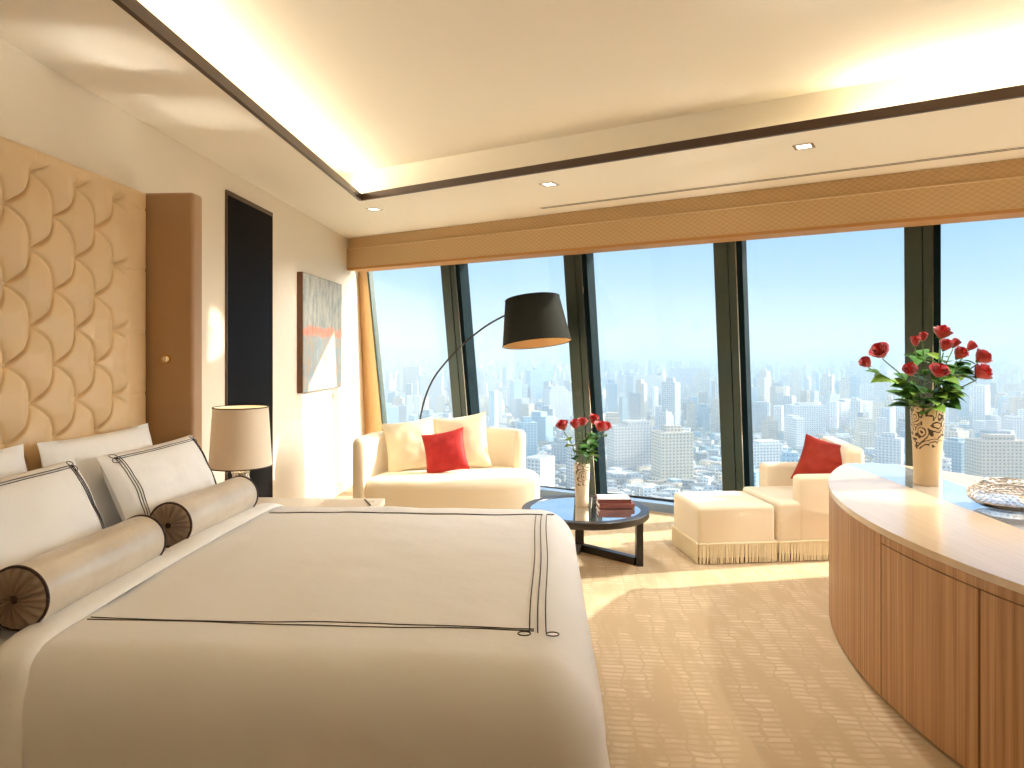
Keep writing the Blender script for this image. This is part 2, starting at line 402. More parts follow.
struct(G().prism([(XL-0.15, YB-0.15), (XR+0.15, YB-0.15), (XR+0.15, YB), (XL-0.15, YB)], 0, 3.02).build('wall_back', WALLDARK, smooth=None), 'unseen wall behind the camera, made dark to cut bounced light', 'wall')
struct(G().box((XL, 3.5, 0), (XL+0.014, 7.5, 0.10)).build('baseboard_left', WALLB, smooth=None), 'low cream baseboard along the foot of the left wall', 'baseboard')

# ceiling: perimeter soffit around a recessed tray
TA, TB, TC, TD = Vector((-1.42, 5.25)), Vector((4.6, 5.25-0.5557*6.02)), Vector((4.6, -1.2)), Vector((-1.42, -1.2))
cg = G()
oC, oD = (XR, YB), (XL, YB)
CV = 0.20
iA = (TA.x-CV, TA.y+CV*0.56); iB = (TB.x+CV, TB.y+CV*1.15*0.5); iC = (TC.x+CV, TC.y-CV); iD = (TD.x-CV, TD.y-CV)
ti = [tuple(TA), tuple(TB), tuple(TC), tuple(TD)]
to = [(XL, 7.75), (XR, 3.12), oC, oD]
for k in range(4):
    a, b = k, (k+1) % 4
    cg.prism([ti[a], ti[b], to[b], to[a]][::-1], ZC, ZC+0.03)
ii = [iA, iB, iC, iD]
for k in range(4):
    a, b = ii[k], ii[(k+1) % 4]
    d = (Vector(b)-Vector(a)).normalized(); n_ = Vector((-d.y, d.x))*0.03
    cg.prism([a, b, tuple(Vector(b)+n_), tuple(Vector(a)+n_)], ZC+0.03, ZU)
cg.prism([(XL-0.15, YB-0.15), (XR+0.15, YB-0.15), (XR+0.15, 4.0), FP(TEND+0.6, 0.95), FP(-0.9, 0.95), (XL-0.15, 8.3)], ZU, ZU+0.12)
struct(cg.build('ceiling', CEIL, smooth=None), 'cream ceiling with a recessed tray lit from a hidden cove', 'ceiling')
lg = G()
for k in range(4):
    a, b = Vector(ti[k]), Vector(ti[(k+1) % 4]); d = (b-a).normalized(); n_ = Vector((-d.y, d.x))
    lg.prism([tuple(a - n_*0.012), tuple(b - n_*0.012), tuple(b + n_*0.012), tuple(a + n_*0.012)], ZC-0.006, ZC+0.045)
struct(lg.build('trim_1', TRIMB, smooth=None), 'dark brown band around the edge of the ceiling tray', 'trim')

def area_light(name, loc, sx, sy, power, col, rot, spread=None):
    d = bpy.data.lights.new(name, 'AREA'); d.shape = 'RECTANGLE'; d.size = sx; d.size_y = sy; d.energy = power; d.color = col
    if spread is not None: d.spread = spread
    o = bpy.data.objects.new(name, d); COL.objects.link(o); o.location = loc; o.rotation_euler = rot
    return o
def cove_rot(d, inward):
    """strip axis along d, shining inwards and a little up"""
    e = Vector((inward.x*math.cos(R(5)), inward.y*math.cos(R(5)), math.sin(R(5))))
    x = Vector((d.x, d.y, 0)); z = -e; y = z.cross(x)
    return Matrix((x, y, z)).transposed().to_euler()
for k in range(4):                            # cove strips on the shelf behind the band
    a, b = Vector(ti[k]), Vector(ti[(k+1) % 4]); d = (b-a); n_ = Vector((-d.y, d.x)).normalized()
    m_ = (a+b)/2 + n_*0.10
    area_light('cove_strip_lamp', (m_.x, m_.y, ZC+0.055), d.length, 0.05, COVE*d.length*(0.85, 0.5, 0.1, 0.42)[k], (1.0, 0.905, 0.72),
               cove_rot(d.normalized(), -n_))

    area_light('cove_strip_lamp', (m_.x, m_.y, ZC+0.05), d.length, 0.04, (0.06 if k == 1 else 0.13)*COVE*d.length, (1.0, 0.80, 0.45), (PI, 0, math.atan2(d.y, d.x)))
# recessed downlights: the three in view, plus two unseen ones added as fill
def downlight(x, y, label, watts, rz=R(-29.06)):
    t = thing('ceiling_downlight', label, 'downlight', (x, y, ZC), rz, 'recessed downlights in the soffit')
    g = G(); s_, q_ = 0.055, 0.038
    for a, b in (((-s_, -s_), (s_, -q_)), ((-s_, q_), (s_, s_)), ((-s_, -q_), (-q_, q_)), ((q_, -q_), (s_, q_))):
        g.box((a[0], a[1], -0.004), (b[0], b[1], 0.0))
    g.build('frame', CHROME, t, None)
    G().box((-q_, -q_, -0.0015), (q_, q_, 0.0)).build('lens', LENS, t, None)
    sl = bpy.data.lights.new('downlight_lamp', 'SPOT'); sl.energy = watts; sl.spot_size = R(120); sl.spot_blend = 0.9; sl.color = (1.0, 0.965, 0.91); sl.shadow_soft_size = 0.04
    o = bpy.data.objects.new('downlight_lamp', sl); COL.objects.link(o); o.location = (x, y, ZC-0.02)
downlight(-1.398, 5.585, 'square recessed ceiling light nearest the left wall corner', 30)
downlight(0.028, 4.812, 'square recessed ceiling light above the black arc lamp', 70)
downlight(1.469, 3.994, 'square recessed ceiling light nearest the tall rose vase', 100)
downlight(3.0, 3.15, 'added unseen fill light in the soffit beyond the right of the view', DOWN_FILL)
downlight(5.5, 1.8, 'added unseen fill light at the far right end of the soffit', DOWN_FILL)
# linear air slot in the soffit
vt = thing('ceiling_air_vent', 'long narrow air slot in the ceiling above the window valance', 'air vent', (-0.041, 5.611, ZC), R(-29.06))
G().box((0, -0.035, -0.003), (6.2, 0.035, 0)).build('frame', CEIL, vt, None)
for yy in (-0.017, 0.012): G().box((0.01, yy, -0.005), (6.19, yy+0.008, -0.001)).build('slot', DARK, vt, None)

# curtain wall --------------------------------------------------------------
MT = [0.974, 2.346, 3.671, 4.977, 6.28, 7.58, 8.88]
def lean_box(g, t0, t1, d0, d1, z0, z1):
    V = []
    for z in (z0, z1):
        for (t, d) in ((t0, d0), (t1, d0), (t1, d1), (t0, d1)): V.append(FV(t, z, d))
    g.add(V, [(3,2,1,0),(4,5,6,7),(0,1,5,4),(1,2,6,5),(2,3,7,6),(3,0,4,7)]); return g
names = ['first from the left wall', 'second from the left wall', 'third from the left wall', 'fourth from the left wall, behind the tall roses', 'first beyond the right of the view', 'second beyond the right of the view', 'last one at the right']
for i, t in enumerate(MT):
    root = bpy.data.objects.new('trim_%d' % (i+2), None); COL.objects.link(root); root.location = FV(t, 0)
    struct(root, 'tall leaning dark metal window post, ' + names[i], 'window post')
    def loc_build(g, nm, mt_):
        o = g.build(nm, mt_, None, 30); me = o.data
        me.transform(Matrix.Translation(-Vector(root.location))); o.parent = root
    g = G(); lean_box(g, t, t+0.105, 0, 0.05, 0, 3.0); lean_box(g, t+0.112, t+0.165, 0.006, 0.05, 0, 3.0); lean_box(g, t, t+0.165, 0.04, 0.15, 0, 3.0)
    loc_build(g, 'face_profile', MULL)
    g = G(); lean_box(g, t+0.165, t+0.215, 0.02, 0.17, 0, 3.0); loc_build(g, 'side_profile', MULLD)
    g = G(); lean_box(g, t+0.166, t+0.172, 0.012, 0.02, 0, 3.0); loc_build(g, 'edge_strip', CHROME)
edges = [-0.09] + [t+0.1 for t in MT]
wn_lab = ['behind the round sofa, nearest the left wall', 'behind the black arc lamp shade', 'behind the round coffee table', 'behind the armchair with the rust cushion', 'right of the tall rose vase', 'beyond the right side of the view', 'last at the right end']
for i in range(7):
    root = bpy.data.objects.new('window_%d' % (i+1), None); COL.objects.link(root); root.location = FV(edges[i], 0)
    struct(root, 'full height glass window over the hazy city ' + wn_lab[i], 'window')
    def loc_build(g, nm, mt_):
        o = g.build(nm, mt_, None, 30); o.data.transform(Matrix.Translation(-Vector(root.location))); o.parent = root
    t0, t1 = edges[i], edges[i+1]
    if i: t0 += 0.02
    g = G(); lean_box(g, t0, t1, 0.05, 0.16, 0.0, 0.075); loc_build(g, 'bottom_rail', SILL)
    g = G(); lean_box(g, t0, t1, 0.05, 0.16, 2.5, 3.0); loc_build(g, 'top_rail', MULL)
    if i == 0:
        g = G(); lean_box(g, -0.09, -0.065, 0.085, 0.15, 0, 3.0); loc_build(g, 'frame', MULL)
    g = G(); lean_box(g, t0, t1, 0.10, 0.112, 0.07, 2.52); loc_build(g, 'pane', PANE)
# tan return between the left wall and the first frame, leaning with the glass
V = []
for z in (0, 3.0):
    tw = (-OFF(z)*NRM.x)/W.x - 0.03
    for (t, d) in ((tw-0.06, 0.08), (-0.088, 0.08), (-0.088, 0.16), (tw-0.1, 0.16)): V.append(FV(t, z, d))
struct(G().add(V, [(3,2,1,0),(4,5,6,7),(0,1,5,4),(1,2,6,5),(2,3,7,6),(3,0,4,7)]).build('trim_1_jamb', JAMB, None, None), 'narrow tan panel between the left wall and the glass', 'window jamb').name = 'trim_9'
struct(lean_box(G(), 8.88, TEND+0.5, 0.0, 0.2, 0, 3.0).build('wall_window', WALLB, None, None), 'short wall at the right end of the windows', 'wall')

# boxed fabric valance under the soffit
va = thing('window_valance', 'tan patterned fabric valance running above all the windows', 'valance', (C0.x, C0.y, 0), R(-29.06))
g = G(); g.box((0.01, 0.012, 2.455), (8.9, 0.20, ZC-0.002)); g.build('upper_fold', VALANCE, va, None)
g = G(); g.box((0.01, -0.006, 2.262), (8.9, 0.20, 2.453)); g.build('lower_fold', VALANCE, va, None)
g = G(); g.tube([(0.01, -0.006, 2.452), (8.9, -0.006, 2.452)], 0.006, 6); g.build('piping', mat('valance_piping', (0.66, 0.50, 0.30), 0.7), va)
g = G(); g.box((0.01, -0.008, 2.240), (8.9, 0.205, 2.262)); g.build('hem', VALHEM, va, None)

# ------------------------------------------------------------------ dark door in the left wall
dr = bpy.data.objects.new('door_1', None); COL.objects.link(dr); dr.location = (XL, 4.30, 0)
struct(dr, 'tall black door panel in a bronze frame behind the bedside lamp', 'door')
G().box((0.0, 0.012, 0.0), (0.012, 0.735, 2.415)).build('panel', DARK, dr, None)
g = G(); g.box((0, 0.004, 0), (0.014, 0.012, 2.435)); g.box((0, 0.735, 0), (0.014, 0.744, 2.435)); g.box((0, 0.012, 2.405), (0.014, 0.735, 2.435)); g.build('frame', BRONZE, dr, None)

# ------------------------------------------------------------------ headboard
HX = -1.94; HY0, HY1, HZ0, HZ1 = 1.70, 3.278, 0.35, 2.18
hb = thing('upholstered_headboard', 'tall tan diamond-tufted headboard on the wall behind the bed', 'headboard', (XL, (HY0+HY1)/2, 0))
hc = (HY0+HY1)/2
DY, DZ = 0.252, 0.296; ZT = 2.09; YE = 3.045; YS = YE - 6*DY + 0.25*DY*0
YLO = YE - 5*DY
def sstep(a, b, x):
    t = max(0, min(1, (x-a)/(b-a))); return t*t*(3-2*t)
def tuft(y, z):
    a = (y-YE)/DY; b = (ZT-z)/DZ
    p, q = a+b, a-b
    p2 = p - 0.11*math.sin(PI*(q - math.floor(q))); q2 = q - 0.11*math.sin(PI*(p - math.floor(p)))
    fp = (p2 - math.floor(p2)); fq = q2 - math.floor(q2)
    s_ = max(0, math.sin(PI*fp**1.25))*max(0, math.sin(PI*fq))
    dp, dq = p-round(p), q-round(q); db = min(1, math.hypot(dp, dq)/0.5)
    ep = min(fp, 1-fp); eq = min(fq, 1-fq)
    h = 0.50*s_**0.34 + 0.50*(db**0.6) - 0.20*math.exp(-(db/0.16)**2) - 0.48*math.exp(-(ep/0.028)**2)*min(1, db*2) - 0.10*math.exp(-(eq/0.03)**2)
    zz = (ZT-z)/DZ; dz = abs(zz-round(zz))*DZ; yy = (y-YE)/DY; dy = abs(yy-round(yy))*DY
    hbz = 0.95 - 0.10*math.exp(-(dz/0.006)**2); hby = 0.95 - 0.06*math.exp(-(dy/0.008)**2)
    w1 = sstep(0.0, 0.09, y-YE); w2 = sstep(0.0, 0.09, YLO-y); w3 = sstep(0.0, 0.05, z-ZT)
    h = h*(1-w1)+hbz*w1; h = h*(1-w2)+hbz*w2; h = h*(1-w3)+(hby*(1-max(w1, w2))+0.95*max(w1, w2))*w3
    e = min(y-HY0, HY1-y, HZ1-z); 
    if e < 0.03: h *= math.sqrt(max(0, 1-(1-e/0.03)**2))
    return h
ny, nz_ = 420, 480
g = G()
def hfn(u, v):
    y = HY0+(HY1-HY0)*u; z = HZ0+(HZ1-HZ0)*v
    return (HX-XL-0.033+0.043*tuft(y, z), y-hc, z)
g.grid(hfn, ny, nz_)
g.build('tufted_panel', LEATHER, hb, 80)
G().box((0.004, HY0-hc, 0.0), (0.062, HY1-hc, HZ1-0.004)).build('backing', LEATHER, hb, None)
bt = G(); bt.lathe([(0.0005, 0.012), (0.007, 0.011), (0.012, 0.006), (0.013, 0.0)], 14, cap=True); bm_ = mesh('tuft_button', bt.V, bt.F, 60); bm_.materials.append(LEATHER)
k = 0
for r_ in range(11):
    z = ZT - r_*DZ/2
    for c_ in range(-6, 1):
        y = YE + c_*DY - (DY/2 if r_ % 2 else 0)
        if y < YLO-0.02 or z < 0.75 or y < 1.95: continue
        o = link('tuft_button', bm_, None, hb, (HX-XL-0.038, y-hc, z), (0, PI/2, 0))
for sgn, y0 in ((1, HY1+0.002), (-1, HY0-0.102)):
    wg = rbox((0.322, 0.10, HZ1), (0.02, 0.02, 0.02), (0.166, y0+0.05-hc, HZ1/2), 4, 2)
    wing = wg.build('side_wing', WINGSHADE, hb, 50, weld=1e-5)
    if sgn == 1:
        g = G(); g.lathe([(0.0005, 0.016), (0.018, 0.016), (0.021, 0.012), (0.021, 0)], 24); b_ = g.build('reading_light', BRASS, wing, 40, (0.195, y0-hc-0.001, 1.365), (PI/2, 0, 0))
        b_['label'] = 'round brass reading light'
        G().lathe([(0.0005, 0.020), (0.011, 0.019), (0.013, 0.016)], 20).build('lens', CHROME, b_, 40)

# ------------------------------------------------------------------ bed
BY0, BY1 = 1.64, 3.36; BC = (BY0+BY1)/2
bed = thing('bed', 'large bed with white fitted sheet standing against the tufted headboard', 'bed', (-0.9, BC, 0))
def part_w(g, nm, m_, root, smooth=40, weld=0):
    o = g.build(nm, m_, None, smooth, weld=weld); o.data.transform(root.matrix_world.inverted() if False else Matrix.Translation(-Vector(root.location))); o.parent = root; return o
part_w(rbox((1.84, 1.58, 0.22), 0.02, (-0.93, BC, 0.19), 2, 2), 'bed_base', mat('base_cloth', (0.55, 0.45, 0.33), 0.8), bed, weld=1e-5)
part_w(rbox((1.92, 1.64, 0.33), (0.07, 0.07, 0.08), (-0.915, BC, 0.452), 4, 6), 'mattress', LINEN, bed, 60, weld=1e-5)
for sx in (-1.75, -0.1):
    for sy in (BC-0.7, BC+0.7): part_w(G().box((sx-0.03, sy-0.03, 0.0), (sx+0.03, sy+0.03, 0.08)), 'leg', EBONY, bed, None)
DT = 0.648; DX0, DX1 = -1.33, 0.135
def dz_top(x, y):
    w = 0.010*noise.noise(Vector((x*2.1, y*2.1, 3))) + 0.004*noise.noise(Vector((x*6, y*6, 9)))
    u = (y-BC)/0.88; v = (x+0.6)/0.75
    return w + 0.010*(1-u*u) + 0.004*(1-v*v)
def dwarp(p):
    x, y, z = p
    top = sstep(0.3, 0.66, z)
    z2 = z + dz_top(x, y)*top
    low = 1-sstep(0.05, 0.62, z)                     # sides swell out a little lower down
    fl = 0.02*noise.noise(Vector((x*3, y*3, z*2)))*low
    sy = (1 if y > BC else -1)*sstep(0.6, 0.88, abs(y-BC)); sx = sstep(-0.1, 0.12, x)
    x2 = x + sx*(0.065*low + fl); y2 = y + sy*(0.035*low + fl)
    return [x2, y2, z2]
dg = rbox((DX1-DX0+0.20, 1.84, DT-0.05+0.2), (0.17, 0.15, 0.17), ((DX0-0.20+DX1)/2, BC, (DT+0.05-0.2)/2), 7, 14, None, {(2, -1), (0, -1)})
b = bmesh.new(); me = bpy.data.meshes.new('tmp'); me.from_pydata([tuple(v) for v in dg.V], [], dg.F); b.from_mesh(me)
bmesh.ops.remove_doubles(b, verts=b.verts, dist=1e-5)
bmesh.ops.bisect_plane(b, geom=b.verts[:]+b.edges[:]+b.faces[:], plane_co=(DX0, 0, 0), plane_no=(1, 0, 0), clear_inner=True)
bmesh.ops.bisect_plane(b, geom=b.verts[:]+b.edges[:]+b.faces[:], plane_co=(0, 0, 0.05), plane_no=(0, 0, 1), clear_inner=True)
bmesh.ops.subdivide_edges(b, edges=[e for e in b.edges if e.calc_length() > 0.09], cuts=2, use_grid_fill=True)
for v in b.verts: v.co = dwarp(v.co)
bmesh.ops.recalc_face_normals(b, faces=b.faces)
me = bpy.data.meshes.new('duvet'); b.to_mesh(me); b.free(); me.shade_smooth()
duvet = link('duvet', me, DUVETM); tag(duvet, 'ivory duvet with dark embroidered border lines covering the bed', 'duvet')
sm = duvet.modifiers.new('thick', 'SOLIDIFY'); sm.thickness = 0.022; sm.offset = -1
# rolled white edge of the duvet at the pillow end
fg = G(); rings = []
edge = []
yy = BC-0.90
path = [(DX0+0.06, BC-0.945, 0.10), (DX0+0.05, BC-0.94, 0.40), (DX0+0.03, BC-0.90, 0.56), (DX0+0.0, BC-0.82, 0.645), (DX0-0.01, BC-0.6, 0.660), (DX0-0.015, BC, 0.668), (DX0-0.02, BC+0.6, 0.660), (DX0-0.01, BC+0.82, 0.645), (DX0, BC+0.90, 0.56), (DX0, BC+0.94, 0.40)]
P = smooth_open([Vector(p) for p in path], 8)
for i, p in enumerate(P):
    t = (P[min(i+1, len(P)-1)]-P[max(i-1, 0)]).normalized(); up_ = Vector((1, 0, 0)); b_ = t.cross(up_).normalized()
    rings.append([tuple(p + up_*0.055*math.cos(2*PI*k/12) - b_*0.014*math.sin(2*PI*k/12)) for k in range(12)])
fg.loft(rings); fg.build('folded_edge', LINEN, duvet, 80)
def top_line(pts, nm, root, m_=THREAD, r=0.0017, zfn=None):
    g = G(); q = []
    for (x, y) in pts: q.append((x, y, DT + dz_top(x, y) + 0.001))
    g.tube(q, r, 6); return g.build(nm, m_, root, 60)
def seg(a, b, n=40, wob=0.0, ph=0.0):
    out = []
    for i in range(n+1):
        t = i/n; x = a[0]+(b[0]-a[0])*t; y = a[1]+(b[1]-a[1])*t
        d = Vector((b[0]-a[0], b[1]-a[1])).normalized(); o_ = wob*math.sin(t*9+ph)
        out.append((x - d.y*o_, y + d.x*o_))
    return out
EY0, EY1, EX = 1.852, 3.15, -0.01
for k in range(2): top_line(seg((DX0+0.06, EY0+0.006+0.012*k), (EX-0.02, EY0-0.006+0.018*k), 60, 0.005, k*2.2), 'embroidered_line', duvet)
for k in range(3): top_line(seg((EX-0.03+0.022*k, EY0-0.012), (EX-0.03+0.024*k, EY1+0.01), 50, 0.003, 0.4), 'embroidered_line', duvet)
for k in range(2): top_line(seg((DX0+0.05, EY1-0.008+0.016*k), (EX, EY1-0.004+0.012*k), 50, 0.003, k), 'embroidered_line', duvet)
for (kx, ky) in ((EX-0.045, EY0-0.02), (EX+0.03, EY0-0.022), (EX+0.035, EY1+0.012)):
    top_line([(kx+0.017*math.cos(a*2*PI/16), ky+0.012*math.sin(a*2*PI/16)) for a in range(17)], 'embroidered_knot', duvet)

# pillows -------------------------------------------------------------------
def pillow(name, label, w, h, d, loc, tilt, rz, m_, group, stripes=False):
    """upright cushion facing +x, leaning back by tilt"""
    root = thing(name, label, 'pillow', loc, 0, group)
    M = Matrix.Rotation(rz, 4, 'Z') @ Matrix.Rotation(-tilt, 4, 'Y') @ Matrix(((0, 0, 1, 0), (1, 0, 0, 0), (0, 1, 0, 0), (0, 0, 0, 1)))
    f = cushion_fn(w, h, d, 0.05, 0.5)
    g = cushion(w, h, d, 26, pinch=0.05, pw_=0.5)
    o = g.build('case', m_, root, 70, weld=1e-6); o.data.transform(M)
    if stripes:
        a0, a1, b0, b1 = 0.075, 0.925, 0.06, 0.94
        def line(p, q, off):
            gg = G(); pts = []
            for i in range(31):
                t = i/30; u = p[0]+(q[0]-p[0])*t + off[0]; v = p[1]+(q[1]-p[1])*t + off[1]
                c = f(u, v, 1); c.z += 0.002; pts.append(tuple(M @ c))
            gg.tube(pts, 0.0014, 6); gg.build('embroidered_line', THREAD, root, 60)
        for k_ in range(2):
            e = 0.022*k_
            line((a0, b1), (a1, b1), (0, -e)); line((a0, b0), (a1, b0), (0, e))
        for k_ in range(3):
            e = 0.016*k_
            line((a0, b0), (a0, b1), (e, 0)); line((a1, b0), (a1, b1), (-e, 0))
        for (u, v) in ((a0-0.005, b1-0.035), (a1+0.005, b1-0.035), (a0+0.005, b1+0.02), (a1-0.005, b1+0.02)):
            gg = G(); pts = []
            for i in range(15):
                c = f(u+0.022*math.cos(i*2*PI/14), v+0.026*math.sin(i*2*PI/14), 1); c.z += 0.002; pts.append(tuple(M @ c))
            gg.tube(pts, 0.0013, 6); gg.build('embroidered_knot', THREAD, root, 60)
    return root
pillow('pillow', 'plain white pillow behind the embroidered one nearer the window', 0.71, 0.43, 0.15, (-1.825, 2.80, 0.855), R(10), 0, LINEN, 'plain white pillows at the headboard')
pillow('pillow', 'plain white pillow cut off by the left edge of the photo', 0.71, 0.43, 0.15, (-1.825, 2.025, 0.86), R(10), 0, LINEN, 'plain white pillows at the headboard')
pillow('pillow', 'white pillow with dark embroidered border, the one nearer the bedside lamp', 0.73, 0.40, 0.17, (-1.645, 2.94, 0.815), R(24), 0, LINEN, 'embroidered white pillows', True)
pillow('pillow', 'white pillow with dark embroidered border at the left edge of the photo', 0.74, 0.42, 0.17, (-1.615, 2.05, 0.825), R(25), 0, LINEN, 'embroidered white pillows', True)

def bolster(label, x, y, z, ln, r, rz):
    root = thing('bolster', label, 'bolster', (x, y, z), rz, 'champagne bolsters')
    g = G(); n = 40; rings = []
    M = Matrix.Rotation(-PI/2, 4, 'X')          # axis to +y
    prof = [(r*0.985, 0.0), (r, 0.02)] + [(r*(1+0.012*math.sin(i*1.7)), 0.02+(ln-0.04)*i/12) for i in range(1, 12)] + [(r, ln-0.02), (r*0.985, ln)]
    g.lathe(prof, n, False, M); g.build('cover', SATIN, root, 60)
    for y_, sg in ((0.0, -1), (ln, 1)):
        def ef(u, v):
            a = 2*PI*u; rr = r*0.985*(1-v)
            pl = 0.006*math.sin(18*a + 1.5*math.sin(3*a))*(1-v)**0.5*min(1, v*6)
            bulge = 0.022*math.sqrt(max(0, 1-(1-v)**2)) - 0.020*sstep(0.75, 1, v) + pl
            return (rr*math.cos(a), y_ + sg*bulge, rr*math.sin(a))
        gg = G(); gg.grid(ef, 144, 12); cap = gg.build('end_cap', MOCHA, root, 80, weld=1e-6)
        b2 = G(); b2.lathe([(0.0005, 0.014), (0.010, 0.012), (0.014, 0.004), (0.013, 0)], 18, True, Matrix.Translation((0, y_+sg*0.004, 0)) @ Matrix.Rotation(PI/2 if sg < 0 else -PI/2, 4, 'X'))
        b2.build('button', CHOC, cap, 60)
        b3 = G(); b3.tube([(r*0.995*math.cos(2*PI*k/48), y_, r*0.995*math.sin(2*PI*k/48)) for k in range(49)], 0.0045, 6, False); b3.build('piping', CHOC, root, 60)
    return root
bolster('champagne satin bolster with brown gathered end at the front left', -1.425, 1.80, 0.734, 0.58, 0.086, R(0.3))
bolster('champagne satin bolster with brown gathered end nearer the bedside lamp', -1.455, 2.615, 0.728, 0.57, 0.086, R(-2))

# ------------------------------------------------------------------ bedside table, lamp, note board
nt = thing('bedside_table', 'pale low bedside table between bed and black door', 'bedside table', (-1.51, 3.93, 0))
NTM = mat('pale_lacquer', (0.62, 0.54, 0.44), 0.35)
G().box((-0.50, -0.38, 0.44), (0.50, 0.38, 0.475)).build('top', NTM, nt, None)
G().box((-0.47, -0.35, 0.08), (0.47, 0.35, 0.44)).build('body', NTM, nt, None)
dw = G().box((0.47, -0.33, 0.20), (0.485, 0.33, 0.42)).build('drawer', NTM, nt, None)
G().tube([(0.50, -0.08, 0.31), (0.50, 0.08, 0.31)], 0.006).build('handle', BRASS, dw)
G().box((-0.44, -0.32, 0.0), (0.44, 0.32, 0.08)).build('plinth', EBONY, nt, None)

bl = thing('bedside_lamp', 'bedside lamp with cream drum shade and silver crystal base', 'lamp', (-1.735, 3.86, 0.475))
g = G(); n = 14; rings = []
for k_, (rr, z) in enumerate([(0.062, 0), (0.066, 0.02), (0.064, 0.06), (0.070, 0.10), (0.058, 0.14), (0.054, 0.18), (0.046, 0.22), (0.050, 0.245), (0.03, 0.252)]):
    rings.append([(rr*(1+0.16*noise.noise(Vector((i*1.3, k_*1.7, 2))))*math.cos(2*PI*i/n), rr*(1+0.16*noise.noise(Vector((i*1.3, k_*1.7, 2))))*math.sin(2*PI*i/n), z) for i in range(n)])
g.loft(rings); o = g.build('base', mat('crystal_silver', (0.80, 0.79, 0.76), 0.12, metal=0.85, bump=(26, 0.9, 0.03), var=(22, 0.9, (0.25, 0.24, 0.22))), bl, 15)
G().lathe([(0.012, 0.25), (0.012, 0.33)], 16).build('neck', BRASS, bl)
def drum(nm_out, nm_in, r0, r1, z0, z1, mo, mi, root, trim=None):
    o = G().lathe([(r0, z0), (r1, z1)], 48, False).build(nm_out, mo, root, 60)
    G().lathe([(r0-0.004, z0+0.001), (r1-0.004, z1-0.001)], 48, False).build(nm_in, mi, o, 60)
    if trim:
        for rr, z in ((r0, z0), (r1, z1)):
            G().tube([(rr*math.cos(2*PI*k/48), rr*math.sin(2*PI*k/48), z) for k in range(49)], 0.0035, 6, False).build('rim', trim, o, 60)
    return o
drum('lamp_shade', 'lining', 0.170, 0.150, 0.275, 0.610, SHADEW, SHADEWIN, bl, CHOC)
g = G(); g.tube([(-0.14, 0, 0.57), (0.14, 0, 0.57)], 0.003); g.tube([(0, 0, 0.33), (0, 0, 0.57)], 0.004); g.build('harp', BRASS, bl)
G().lathe([(0.0005, 0.33), (0.02, 0.34), (0.03, 0.39), (0.022, 0.43), (0.0005, 0.445)], 18).build('bulb', mat('lamp_bulb', (1, 0.95, 0.85), 0.4, emit=((1.0, 0.8, 0.5), 6.0)), bl)
nb = thing('note_board', 'beige folder lying on the bedside table right of the lamp', 'folder', (-1.20, 4.10, 0.475), R(4))
G().box((-0.15, -0.11, 0), (0.15, 0.11, 0.012)).build('cover', BEIGEBOARD, nb, None)
G().tube([(0.16, -0.06, 0.016), (0.10, 0.09, 0.018)], 0.005).build('pen', EBONY, nb)

